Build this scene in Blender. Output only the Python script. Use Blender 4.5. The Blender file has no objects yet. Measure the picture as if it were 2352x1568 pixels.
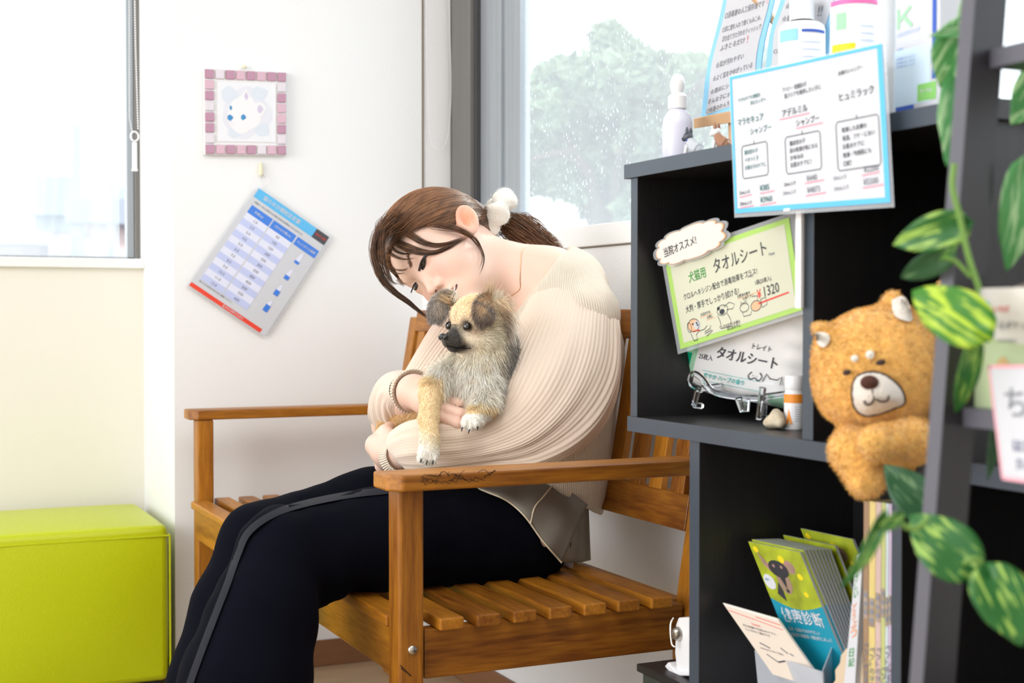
import bpy, bmesh, math, random
import numpy as np
from mathutils import Vector, Matrix
random.seed(7); RNG = np.random.default_rng(7)
SC = bpy.context.scene
COL = SC.collection
# ------------------------------------------------------------------ camera
FPX = 3200.0; W = 2352; H = 1568; CAMH = .84
YAW = math.radians(24.76); PIT = math.atan(66/3200.)
FW = np.array([math.sin(YAW)*math.cos(PIT), math.cos(YAW)*math.cos(PIT), -math.sin(PIT)])
RT = np.array([math.cos(YAW), -math.sin(YAW), 0.]); UP = np.cross(RT, FW); BK = -FW
CAM = np.array([0, 0, CAMH])
cam = bpy.data.cameras.new('camera'); cam_o = bpy.data.objects.new('camera', cam); COL.objects.link(cam_o)
cam.sensor_width = 36; cam.lens = FPX/W*36; cam.clip_start = .05; cam.clip_end = 200
cam_o.matrix_world = Matrix(((RT[0], UP[0], BK[0], 0), (RT[1], UP[1], BK[1], 0), (RT[2], UP[2], BK[2], CAMH), (0, 0, 0, 1)))
cam.dof.use_dof = True; cam.dof.focus_distance = 2.2; cam.dof.aperture_fstop = 6.3
SC.camera = cam_o
# ------------------------------------------------------------------ world, sun, lamps, exposure
wd = bpy.data.worlds.new('overcast sky'); SC.world = wd; wd.use_nodes = True
nt = wd.node_tree; bg = nt.nodes['Background']
tcn = nt.nodes.new('ShaderNodeTexCoord'); spn = nt.nodes.new('ShaderNodeSeparateXYZ'); rp = nt.nodes.new('ShaderNodeValToRGB')
nt.links.new(tcn.outputs['Generated'], spn.inputs[0]); nt.links.new(spn.outputs['Z'], rp.inputs[0]); nt.links.new(rp.outputs[0], bg.inputs[0])
rp.color_ramp.elements[0].position = 0; rp.color_ramp.elements[0].color = (.93, .95, 1, 1)
rp.color_ramp.elements[1].position = .6; rp.color_ramp.elements[1].color = (.84, .92, 1, 1)
bg.inputs[1].default_value = 1.9
def lamp(name, typ, loc, energy, color=(1, 1, 1), size=1., size_y=None, target=None, rot=None):
    l = bpy.data.lights.new(name, typ); l.energy = energy; l.color = color
    if typ == 'AREA':
        l.size = size
        if size_y: l.shape = 'RECTANGLE'; l.size_y = size_y
    if typ == 'SUN': l.angle = size
    o = bpy.data.objects.new(name, l); COL.objects.link(o); o.location = loc
    if target is not None: o.rotation_euler = (Vector(target)-Vector(loc)).to_track_quat('-Z', 'Y').to_euler()
    return o
lamp('left_fill_light', 'AREA', (-2.6, 1.4, 1.5), 40, (1, .99, .97), 2.2, 2.0, target=(.9, 2.2, .6))  # unseen area lamp added as soft fill from the left
lamp('overhead_fill_light', 'AREA', (.1, 1.0, 2.42), 16, (1, .98, .95), 1.4, 1.4, target=(0, 1.2, 0))  # added fill from above, no fixture modelled
lamp('window_sun', 'SUN', (6, 3, 6), 2.2, (1, .97, .92), .12, target=(6-1.0, 3-.35, 6-.95))
vs = SC.view_settings; vs.view_transform = 'Standard'; vs.look = 'None'; vs.gamma = 1; vs.exposure = .46; vs.use_curve_mapping = False
try:
    SC.cycles.max_bounces = 8; SC.cycles.transparent_max_bounces = 24; SC.cycles.sample_clamp_indirect = 6
except Exception: pass

# ------------------------------------------------------------------ helpers
def ray(x, y): return FW + RT*(x-W/2)/FPX + UP*(H/2-y)/FPX
def at(x, y, d): return CAM + ray(x, y)*d
def on(x, y, ax, v):
    r = ray(x, y); return CAM + r*((v-CAM[ax])/r[ax])
def on_plane(x, y, p, n):
    r = ray(x, y); p = np.array(p, float); n = np.array(n, float)
    return CAM + r*(((p-CAM)@n)/(r@n))
def nrm(v): v = np.array(v, float); return v/np.linalg.norm(v)
def cam2w(v): return RT*v[0]+UP*v[1]+BK*v[2]

MATS = {}
def mat(name, color=(.8, .8, .8), rough=.5, metal=0, spec=.5, bump=0, bscale=60, var=0, vscale=8, coat=0, alpha=1, trans=0, sheen=0, emit=None, estr=1, stretch=(1, 1, 1), attr=None, sss=0, ior=None):
    m = bpy.data.materials.new(name); m.use_nodes = True; MATS[name] = m
    nt = m.node_tree; b = nt.nodes['Principled BSDF']
    def S(k, v):
        if k in b.inputs: b.inputs[k].default_value = v
    c4 = tuple(color)+(1,)
    S('Base Color', c4); S('Roughness', rough); S('Metallic', metal); S('Specular IOR Level', spec)
    S('Coat Weight', coat); S('Alpha', alpha); S('Transmission Weight', trans); S('Sheen Weight', sheen)
    if ior: S('IOR', ior)
    if sss: S('Subsurface Weight', sss); S('Subsurface Radius', (.02, .008, .004)); S('Subsurface Scale', .6)
    if emit: S('Emission Color', tuple(emit)+(1,)); S('Emission Strength', estr)
    src = None
    if bump or var:
        tc = nt.nodes.new('ShaderNodeTexCoord'); mp = nt.nodes.new('ShaderNodeMapping'); mp.inputs['Scale'].default_value = stretch
        nt.links.new(tc.outputs['Object'], mp.inputs[0])
    if attr:
        a = nt.nodes.new('ShaderNodeAttribute'); a.attribute_name = attr; src = a.outputs['Color']
        nt.links.new(src, b.inputs['Base Color'])
    if var:
        n = nt.nodes.new('ShaderNodeTexNoise'); n.inputs['Scale'].default_value = vscale; n.inputs['Detail'].default_value = 5
        nt.links.new(mp.outputs[0], n.inputs[0])
        r = nt.nodes.new('ShaderNodeValToRGB'); r.color_ramp.elements[0].position = .3; r.color_ramp.elements[1].position = .7
        r.color_ramp.elements[0].color = (1-var, 1-var, 1-var, 1); r.color_ramp.elements[1].color = (1, 1, 1, 1)
        nt.links.new(n.outputs['Fac'], r.inputs[0])
        mx = nt.nodes.new('ShaderNodeMix'); mx.data_type = 'RGBA'; mx.blend_type = 'MULTIPLY'; mx.inputs['Factor'].default_value = 1
        if src: nt.links.new(src, mx.inputs['A'])
        else: mx.inputs['A'].default_value = c4
        nt.links.new(r.outputs[0], mx.inputs['B']); nt.links.new(mx.outputs['Result'], b.inputs['Base Color'])
    if bump:
        n = nt.nodes.new('ShaderNodeTexNoise'); n.inputs['Scale'].default_value = bscale; n.inputs['Detail'].default_value = 4
        nt.links.new(mp.outputs[0], n.inputs[0])
        bp = nt.nodes.new('ShaderNodeBump'); bp.inputs['Strength'].default_value = bump; bp.inputs['Distance'].default_value = .002
        nt.links.new(n.outputs['Fac'], bp.inputs['Height']); nt.links.new(bp.outputs[0], b.inputs['Normal'])
    return m
def M(name): return MATS[name] if isinstance(name, str) else name

ORG = {}
def tag(o, label=None, cat=None, group=None, kind=None):
    if label: o['label'] = label
    if cat: o['category'] = cat
    if group: o['group'] = group
    if kind: o['kind'] = kind
    return o
def thing(name, label, cat, loc, group=None):
    o = bpy.data.objects.new(name, None); COL.objects.link(o); o.location = tuple(loc); o.empty_display_size = .05
    ORG[o.name] = np.array(loc, float); return tag(o, label, cat, group)
class MB:
    def __init__(s): s.v = []; s.f = []; s.m = []; s.n = 0
    def add(s, v, f, mi=0):
        v = np.asarray(v, float).reshape(-1, 3); s.v.append(v)
        for q in f: s.f.append(tuple(int(i)+s.n for i in q)); s.m.append(mi)
        s.n += len(v); return s
    def box(s, lo, hi, mi=0, R=None, c=None):
        lo = np.array(lo, float); hi = np.array(hi, float)
        v = np.array([[(lo, hi)[i][0], (lo, hi)[j][1], (lo, hi)[k][2]] for i in (0, 1) for j in (0, 1) for k in (0, 1)])
        if R is not None: v = v@np.array(R).T
        if c is not None: v = v+np.array(c)
        return s.add(v, [(0, 1, 3, 2), (4, 6, 7, 5), (0, 4, 5, 1), (2, 3, 7, 6), (0, 2, 6, 4), (1, 5, 7, 3)], mi)
    def hexa(s, bot, top, mi=0):   # 4 bottom + 4 top points
        v = list(bot)+list(top)
        return s.add(v, [(3, 2, 1, 0), (4, 5, 6, 7), (0, 1, 5, 4), (1, 2, 6, 5), (2, 3, 7, 6), (3, 0, 4, 7)], mi)
    def tube(s, pts, r, n=8, mi=0, cap=True, ref=None, flat=1.):
        v, f = sweep(pts, r, n, cap, ref, flat); return s.add(v, f, mi)
    def lathe(s, prof, c=(0, 0, 0), n=28, mi=0, A=None):
        v = []; f = []
        for (r, z) in prof:
            for i in range(n):
                a = 2*math.pi*i/n; v.append((r*math.cos(a), r*math.sin(a), z))
        for j in range(len(prof)-1):
            for i in range(n): f.append((j*n+i, j*n+(i+1) % n, (j+1)*n+(i+1) % n, (j+1)*n+i))
        v = np.array(v)
        if A is not None: v = v@np.array(A).T
        return s.add(v+np.array(c), f, mi)
    def ball(s, c, r, nu=16, nv=10, mi=0, A=None):
        r = np.ones(3)*np.array(r, float); v = []; f = []
        for j in range(nv+1):
            t = math.pi*j/nv
            for i in range(nu):
                a = 2*math.pi*i/nu; v.append((r[0]*math.sin(t)*math.cos(a), r[1]*math.sin(t)*math.sin(a), -r[2]*math.cos(t)))
        for j in range(nv):
            for i in range(nu): f.append((j*nu+i, j*nu+(i+1) % nu, (j+1)*nu+(i+1) % nu, (j+1)*nu+i))
        v = np.array(v)
        if A is not None: v = v@np.array(A).T
        return s.add(v+np.array(c), f, mi)
    def build(s, name, mats, parent=None, smooth=False, bevel=0, bseg=2, attr=None, origin=None, angle=40, solid=0, subd=0):
        v = np.concatenate(s.v) if s.v else np.zeros((0, 3))
        if parent is not None: org = ORG[parent.name]
        elif origin is not None: org = np.array(origin, float)
        else: lo = v.min(0); hi = v.max(0); org = np.array([(lo[0]+hi[0])/2, (lo[1]+hi[1])/2, lo[2]])
        me = bpy.data.meshes.new(name); me.from_pydata((v-org).tolist(), [], s.f)
        if not isinstance(mats, (list, tuple)): mats = [mats]
        for m in mats: me.materials.append(M(m))
        if len(mats) > 1: me.polygons.foreach_set('material_index', np.array(s.m, dtype=np.int32))
        me.validate(); me.update()
        if smooth:
            me.polygons.foreach_set('use_smooth', np.ones(len(me.polygons), bool))
            if angle < 180: me.set_sharp_from_angle(angle=math.radians(angle))
        if attr is not None:
            a = me.color_attributes.new('col', 'FLOAT_COLOR', 'POINT')
            c = np.ones((len(v), 4)); c[:, :3] = attr; a.data.foreach_set('color', c.ravel())
        o = bpy.data.objects.new(name, me); COL.objects.link(o)
        if parent is not None: o.parent = parent
        else: o.location = tuple(org)
        ORG[o.name] = org
        if bevel:
            b = o.modifiers.new('bevel', 'BEVEL'); b.width = bevel; b.segments = bseg; b.limit_method = 'ANGLE'; b.angle_limit = .6
            b.harden_normals = False
        if solid:
            b = o.modifiers.new('solid', 'SOLIDIFY'); b.thickness = solid; b.offset = 0
        if subd:
            b = o.modifiers.new('sub', 'SUBSURF'); b.levels = subd; b.render_levels = subd
        return o
def sweep(pts, r, n=8, cap=True, ref=None, flat=1.):
    P = np.array(pts, float); m = len(P); r = np.ones(m)*np.array(r, float)
    T = np.gradient(P, axis=0); T /= np.linalg.norm(T, axis=1)[:, None]+1e-12
    ref = np.array(ref if ref is not None else ((0, 0, 1) if abs(T[0][2]) < .9 else (1, 0, 0)), float)
    N = np.zeros((m, 3)); N[0] = nrm(ref-T[0]*(ref@T[0]))
    for i in range(1, m):
        a = N[i-1]-T[i]*(N[i-1]@T[i]); l = np.linalg.norm(a); N[i] = a/l if l > 1e-9 else N[i-1]
    B = np.cross(T, N); a = np.arange(n)*2*math.pi/n
    v = P[:, None]+(N[:, None]*np.cos(a)[None, :, None]*flat+B[:, None]*np.sin(a)[None, :, None])*r[:, None, None]
    f = [(j*n+i, j*n+(i+1) % n, (j+1)*n+(i+1) % n, (j+1)*n+i) for j in range(m-1) for i in range(n)]
    if cap: f.append(tuple(range(n-1, -1, -1))); f.append(tuple((m-1)*n+i for i in range(n)))
    return v.reshape(-1, 3), f
def spline(pts, n=24):
    P = np.array(pts, float); m = len(P)
    if m < 3: t = np.linspace(0, 1, n)[:, None]; return P[0]*(1-t)+P[-1]*t
    E = np.vstack([2*P[0]-P[1], P, 2*P[-1]-P[-2]]); out = []
    for u in np.linspace(0, m-1, n):
        i = min(int(u), m-2); t = u-i; a, b, c, d = E[i:i+4]
        out.append(.5*((2*b)+(c-a)*t+(2*a-5*b+4*c-d)*t*t+(3*b-a-3*c+d)*t**3))
    return np.array(out)
def struct(o): o['kind'] = 'structure'; return o

# flat cards (papers, labels): (u,v) in 0..1 maps bilinearly to four corners TL,TR,BR,BL ; w = height off the surface
class Card:
    def __init__(s, tl, tr, br, bl):
        s.c = [np.array(q, float) for q in (tl, tr, br, bl)]
        s.w = (np.linalg.norm(s.c[1]-s.c[0])+np.linalg.norm(s.c[2]-s.c[3]))/2
        s.h = (np.linalg.norm(s.c[3]-s.c[0])+np.linalg.norm(s.c[2]-s.c[1]))/2
        n = np.cross(s.c[1]-s.c[0], s.c[3]-s.c[0]); n = nrm(n)
        if n@(CAM-s.c[0]) < 0: n = -n
        s.n = n
    def map(s, u, v, w=0.):
        u = np.asarray(u, float)[..., None]; v = np.asarray(v, float)[..., None]
        tl, tr, br, bl = s.c
        return tl*(1-u)*(1-v)+tr*u*(1-v)+br*u*v+bl*(1-u)*v+s.n*w
class Cyl:   # label wrapped on an upright cylinder; u across an angle range, v downwards
    def __init__(s, c, r, z0, z1, a0, a1): s.k = (np.array(c, float), r, z0, z1, a0, a1); s.w = r*abs(a1-a0); s.h = abs(z1-z0)
    def map(s, u, v, w=0.):
        c, r, z0, z1, a0, a1 = s.k; a = a0+(a1-a0)*np.asarray(u, float); z = z0+(z1-z0)*np.asarray(v, float)
        return np.stack([c[0]+(r+w)*np.cos(a), c[1]+(r+w)*np.sin(a), z+0*a], -1)
def rect(mb, cd, u0, v0, u1, v1, w=.0004, mi=0, nu=1, slant=0):
    us = np.linspace(u0, u1, nu+1); v = []
    for u in us: v.append(cd.map(u, v0, w)); v.append(cd.map(u+slant, v1, w))
    mb.add(v, [(2*i, 2*i+1, 2*i+3, 2*i+2) for i in range(nu)], mi)
def poly(mb, cd, pts, w=.0004, mi=0):
    v = [cd.map(a, b, w) for a, b in pts]; mb.add(v, [tuple(range(len(v)))], mi)
def stroke(mb, cd, pts, th, w=.0006, mi=0, n=None):
    P = np.array(pts, float)*np.array([cd.w, cd.h]); 
    if n: P = spline(P, n)
    T = np.gradient(P, axis=0); T /= np.linalg.norm(T, axis=1)[:, None]+1e-12; N = np.stack([-T[:, 1], T[:, 0]], 1)*th/2
    A = (P+N)/[cd.w, cd.h]; B = (P-N)/[cd.w, cd.h]; v = []
    for a, b in zip(A, B): v += [cd.map(a[0], a[1], w), cd.map(b[0], b[1], w)]
    mb.add(v, [(2*i, 2*i+1, 2*i+3, 2*i+2) for i in range(len(P)-1)], mi)
TXT = {}
def glyphs(s):
    if s in TXT: return TXT[s]
    cu = bpy.data.curves.new('t', 'FONT'); cu.body = s; cu.size = 1; cu.resolution_u = 2; cu.offset = .009; cu.fill_mode = 'FRONT'
    o = bpy.data.objects.new('t', cu); COL.objects.link(o)
    me = bpy.data.meshes.new_from_object(o.evaluated_get(bpy.context.evaluated_depsgraph_get()))
    v = np.array([p.co[:] for p in me.vertices]).reshape(-1, 3); f = [tuple(p.vertices) for p in me.polygons]
    bpy.data.objects.remove(o); bpy.data.curves.remove(cu); bpy.data.meshes.remove(me)
    if len(v): v[:, 0] -= v[:, 0].min(); v[:, 1] -= v[:, 1].min()
    TXT[s] = (v, f); return TXT[s]
def text(mb, cd, s, u, v, h, rot=0, w=.0006, mi=0, maxw=None, slant=0, vertical=False):
    """s with its lower left corner at (u,v); h = letter height as part of the card height; rot degrees"""
    if vertical:
        for k, ch in enumerate(s): text(mb, cd, ch, u, v+k*h*1.12, h, 0, w, mi)
        return
    V, F = glyphs(s)
    if not len(V): return
    sc = h*cd.h/max(V[:, 1].max(), .6); x = V[:, 0]*sc; y = V[:, 1]*sc
    if maxw: k = min(1.0, maxw*cd.w/max(x.max(), 1e-6)) ; x = x*k
    x = x+slant*y; a = math.radians(rot)
    X = x*math.cos(a)-y*math.sin(a); Y = x*math.sin(a)+y*math.cos(a)
    mb.add(cd.map(u+X/cd.w, v-Y/cd.h, w), F, mi)

# signed distance modelling -> smooth mesh
def s_ell(p, c, r, R=None):
    q = p-np.array(c)
    if R is not None: q = q@np.array(R)     # R columns = local axes
    r = np.ones(3)*np.array(r, float)
    k0 = np.linalg.norm(q/r, axis=-1); k1 = np.linalg.norm(q/(r*r), axis=-1)+1e-9
    return k0*(k0-1)/k1
def s_cap(p, a, b, ra, rb, sq=None):
    a = np.array(a, float); b = np.array(b, float); ab = b-a; L = ab@ab+1e-12
    t = np.clip(((p-a)@ab)/L, 0, 1); return np.linalg.norm(p-a-t[:, None]*ab, axis=1)-(ra+(rb-ra)*t)
def s_chain(p, pts, rs, k=.01):
    d = None
    for i in range(len(pts)-1):
        e = s_cap(p, pts[i], pts[i+1], rs[i], rs[i+1]); d = e if d is None else smin(d, e, k)
    return d
def smin(a, b, k):
    h = np.clip(.5+.5*(b-a)/k, 0, 1); return b+(a-b)*h-k*h*(1-h)
def smax(a, b, k): return -smin(-a, -b, k)
def surfnet(f, lo, hi, h, blk=8):
    lo = np.array(lo, float); hi = np.array(hi, float); n = np.ceil((hi-lo)/h).astype(int)+1; n = ((n+blk-1)//blk)*blk
    nb = n//blk; g = np.stack(np.meshgrid(*[np.arange(k) for k in nb], indexing='ij'), -1).reshape(-1, 3)
    cen = lo+(g*blk+(blk-1)/2.)*h; d = f(cen); R = blk*h*.5*1.7321*1.5+2*h
    V = np.empty(tuple(n), np.float32)
    V.reshape(nb[0], blk, nb[1], blk, nb[2], blk)[:] = d.reshape(*nb)[:, None, :, None, :, None]
    off = np.stack(np.meshgrid(*[np.arange(blk)]*3, indexing='ij'), -1).reshape(-1, 3)
    act = g[np.abs(d) < R]
    for s in range(0, len(act), 400):
        a = act[s:s+400]; ijk = (a[:, None]*blk+off[None]).reshape(-1, 3); V[ijk[:, 0], ijk[:, 1], ijk[:, 2]] = f(lo+ijk*h)
    S = V < 0
    c = np.zeros(tuple(np.array(V.shape)-1), np.int8)
    for i in (0, 1):
        for j in (0, 1):
            for k in (0, 1): c += S[i:i+c.shape[0], j:j+c.shape[1], k:k+c.shape[2]]
    cells = np.argwhere((c > 0) & (c < 8)); acc = np.zeros((len(cells), 3)); cnt = np.zeros(len(cells))
    for ax in range(3):
        o = [q for q in range(3) if q != ax]
        for i in (0, 1):
            for j in (0, 1):
                p0 = np.zeros(3, int); p0[o[0]] = i; p0[o[1]] = j; p1 = p0.copy(); p1[ax] = 1
                A = cells+p0; B = cells+p1; va = V[A[:, 0], A[:, 1], A[:, 2]]; vb = V[B[:, 0], B[:, 1], B[:, 2]]
                m = (va < 0) != (vb < 0); t = np.where(m, va/np.where(m, va-vb, 1), 0)
                acc += np.where(m[:, None], p0+np.eye(3)[ax]*t[:, None], 0); cnt += m
    vert = lo+(cells+acc/cnt[:, None])*h
    idx = -np.ones(c.shape, np.int64); idx[cells[:, 0], cells[:, 1], cells[:, 2]] = np.arange(len(cells)); F = []
    for ax in range(3):
        o1, o2 = (ax+1) % 3, (ax+2) % 3; s0 = [slice(None)]*3; s1 = [slice(None)]*3; s0[ax] = slice(0, -1); s1[ax] = slice(1, None)
        E = np.argwhere(S[tuple(s0)] != S[tuple(s1)]); ok = (E[:, o1] > 0) & (E[:, o2] > 0) & (E[:, o1] < c.shape[o1]) & (E[:, o2] < c.shape[o2]); E = E[ok]
        e1 = np.zeros(3, int); e1[o1] = 1; e2 = np.zeros(3, int); e2[o2] = 1
        q = [E-e1-e2, E-e2, E, E-e1]; I = np.stack([idx[k[:, 0], k[:, 1], k[:, 2]] for k in q], 1)
        neg = S[E[:, 0], E[:, 1], E[:, 2]]; I = np.where(neg[:, None], I, I[:, ::-1]); F.append(I[(I >= 0).all(1)])
    return vert, np.concatenate(F)
def relax(v, F, it=3, lam=.5):
    n = len(v); e = np.concatenate([F[:, [0, 1]], F[:, [1, 2]], F[:, [2, 3]], F[:, [3, 0]]]); e = np.concatenate([e, e[:, ::-1]])
    for k in range(it*2):
        s = np.zeros((n, 3)); cn = np.bincount(e[:, 0], minlength=n)[:, None]
        for a in range(3): s[:, a] = np.bincount(e[:, 0], weights=v[e[:, 1], a], minlength=n)
        v = v+(lam if k % 2 == 0 else -lam*1.02)*(s/np.maximum(cn, 1)-v)
    return v
def sdfmesh(name, f, lo, hi, h, mats, parent=None, it=2, disp=None, color=None, **kw):
    v, F = surfnet(f, lo, hi, h)
    if it: v = relax(v, F, it)
    if disp is not None: v = disp(v, vnorm(v, F))
    mb = MB(); mb.v = [v]; mb.f = [tuple(q) for q in F.tolist()]; mb.m = [0]*len(F); mb.n = len(v)
    return mb.build(name, mats, parent, smooth=True, angle=180, attr=None if color is None else color(v), **kw)
def vnorm(v, F):
    n = np.cross(v[F[:, 2]]-v[F[:, 0]], v[F[:, 3]]-v[F[:, 1]]); o = np.zeros_like(v)
    for k in range(4): 
        for a in range(3): o[:, a] += np.bincount(F[:, k], weights=n[:, a], minlength=len(v))
    return o/(np.linalg.norm(o, axis=1)[:, None]+1e-12)
def noise3(p, s=1., seed=0):   # cheap smooth pseudo noise
    p = np.asarray(p)*s+seed*7.31; x, y, z = p[..., 0], p[..., 1], p[..., 2]
    return (np.sin(1.7*x+2.1*np.sin(1.3*y+.7*z))+np.sin(2.3*y+1.9*np.sin(1.1*z+1.7*x)+1)+np.sin(1.9*z+1.7*np.sin(2.1*x+1.3*y)+2))/3
# ------------------------------------------------------------------ materials
def woodmat(name, c0, c1, axis, rough=.42):
    m = bpy.data.materials.new(name); m.use_nodes = True; MATS[name] = m; nt = m.node_tree; b = nt.nodes['Principled BSDF']
    b.inputs['Roughness'].default_value = rough; b.inputs['Coat Weight'].default_value = .04; b.inputs['Coat Roughness'].default_value = .25
    tc = nt.nodes.new('ShaderNodeTexCoord'); mp = nt.nodes.new('ShaderNodeMapping'); s = [9, 9, 9]; s['xyz'.index(axis)] = .8
    mp.inputs['Scale'].default_value = s; nt.links.new(tc.outputs['Object'], mp.inputs[0])
    n1 = nt.nodes.new('ShaderNodeTexNoise'); n1.inputs['Scale'].default_value = 2.2; n1.inputs['Detail'].default_value = 3; n1.inputs['Distortion'].default_value = .6
    n2 = nt.nodes.new('ShaderNodeTexNoise'); n2.inputs['Scale'].default_value = 22; n2.inputs['Detail'].default_value = 6
    oi = nt.nodes.new('ShaderNodeObjectInfo')
    nt.links.new(mp.outputs[0], n1.inputs[0]); nt.links.new(mp.outputs[0], n2.inputs[0])
    ad = nt.nodes.new('ShaderNodeMath'); ad.operation = 'MULTIPLY_ADD'; ad.inputs[1].default_value = .55; nt.links.new(n2.outputs[0], ad.inputs[0]); 
    a2 = nt.nodes.new('ShaderNodeMath'); a2.operation = 'MULTIPLY_ADD'; a2.inputs[1].default_value = .75; a2.inputs[2].default_value = -.3
    nt.links.new(n1.outputs[0], a2.inputs[0]); nt.links.new(a2.outputs[0], ad.inputs[2])
    a3 = nt.nodes.new('ShaderNodeMath'); a3.operation = 'MULTIPLY_ADD'; a3.inputs[1].default_value = .22
    nt.links.new(oi.outputs['Random'], a3.inputs[0]); nt.links.new(ad.outputs[0], a3.inputs[2])
    r = nt.nodes.new('ShaderNodeValToRGB'); r.color_ramp.elements[0].position = .22; r.color_ramp.elements[1].position = .72
    r.color_ramp.elements[0].color = c0+(1,); r.color_ramp.elements[1].color = c1+(1,); nt.links.new(a3.outputs[0], r.inputs[0])
    nt.links.new(r.outputs[0], b.inputs['Base Color'])
    bp = nt.nodes.new('ShaderNodeBump'); bp.inputs['Strength'].default_value = .12; bp.inputs['Distance'].default_value = .001
    nt.links.new(n2.outputs[0], bp.inputs['Height']); nt.links.new(bp.outputs[0], b.inputs['Normal'])
for ax in 'xyz': woodmat('oiled acacia '+ax, (.16, .045, .003), (.52, .205, .014), ax)
mat('white wallpaper', (.86, .87, .88), .8, bump=.25, bscale=220)
mat('warm wallpaper', (.80, .77, .70), .8, bump=.25, bscale=220)
mat('white trim', (.84, .84, .83), .45)
mat('thin dark joint', (.25, .21, .17), .8)
mat('brown skirting', (.24, .11, .05), .5, var=.15, stretch=(1, 1, 8))
mat('oak vinyl floor', (.50, .36, .22), .45, var=.25, vscale=3, stretch=(1, 6, 1))
mat('aluminium frame', (.22, .21, .20), .42, metal=.55, var=.12, vscale=3, stretch=(30, 30, .6))
mat('aluminium dark', (.05, .05, .055), .5)
mat('aluminium sash', (.42, .46, .50), .35, metal=.4, var=.2, vscale=3, stretch=(30, 30, .6))
mat('ceiling paint', (.85, .85, .84), .9)

XW, XF, YF, YB, ZC = 1.23, 1.31, 3.19, 3.573, 2.45
XP = .627
# floor and ceiling
struct(MB().box((-3.5, -1.5, -.05), (XW+.12, YB+.12, 0)).build('floor', 'oak vinyl floor'))
struct(MB().box((-3.5, -1.5, ZC), (XW+.12, YB+.12, ZC+.05)).build('ceiling', 'ceiling paint'))
# far wall: the pillar face with the picture, its side, and the part beside it that returns to the window jamb
struct(MB().box((XP, YF, 0), (XF+.1, YB+.12, ZC)).build('wall_far', 'white wallpaper'))
# left wall with window (recessed)
SZL, SZR = .975, 1.004
mb = MB(); mb.box((-2.2, YB, 0), (XP, YB+.12, SZL)); mb.box((-2.2, YB, 2.25), (XP, YB+.12, ZC)); mb.box((-2.2, YB, SZL), (-1.25, YB+.12, 2.25))
struct(mb.build('wall_left', 'warm wallpaper'))
mb = MB(); mb.box((-1.25, YB-.018, SZL-.024), (XP, YB+.1, SZL))
struct(mb.build('trim_1', 'white trim', bevel=.002))
# right wall with window
mb = MB(); mb.box((XW, -.3, 0), (XF+.1, YF, SZR-.042)); mb.box((XW, -.3, 2.2), (XF+.1, YF, ZC)); struct(mb.build('wall_right', 'white wallpaper'))
mb = MB(); mb.box((XW-.006, -.3, SZR-.040), (XF+.02, YF, SZR)); struct(mb.build('trim_2', 'white trim', bevel=.002))
mb = MB(); mb.box((XW-.001, -.3, SZR-.043), (XW+.01, YF, SZR-.040)); struct(mb.build('trim_3', 'thin dark joint'))
mb = MB(); mb.box((XW-.0015, YF-.003, SZR), (XW+.003, YF-.0005, 2.2)); struct(mb.build('trim_4', 'thin dark joint'))
# skirting boards
struct(MB().box((XP-.008, YF-.009, 0), (XW, YF, .062)).build('baseboard_far', 'brown skirting', bevel=.002))
struct(MB().box((XW-.009, -.3, 0), (XW, YF-.009, .062)).build('baseboard_right', 'brown skirting', bevel=.002))
struct(MB().box((-2.2, YB-.009, 0), (XP-.008, YB, .062)).build('baseboard_left', 'brown skirting', bevel=.002))
struct(MB().box((-3.5, -1.6, 0), (XW, -1.5, ZC)).build('wall_near', 'warm wallpaper'))
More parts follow.
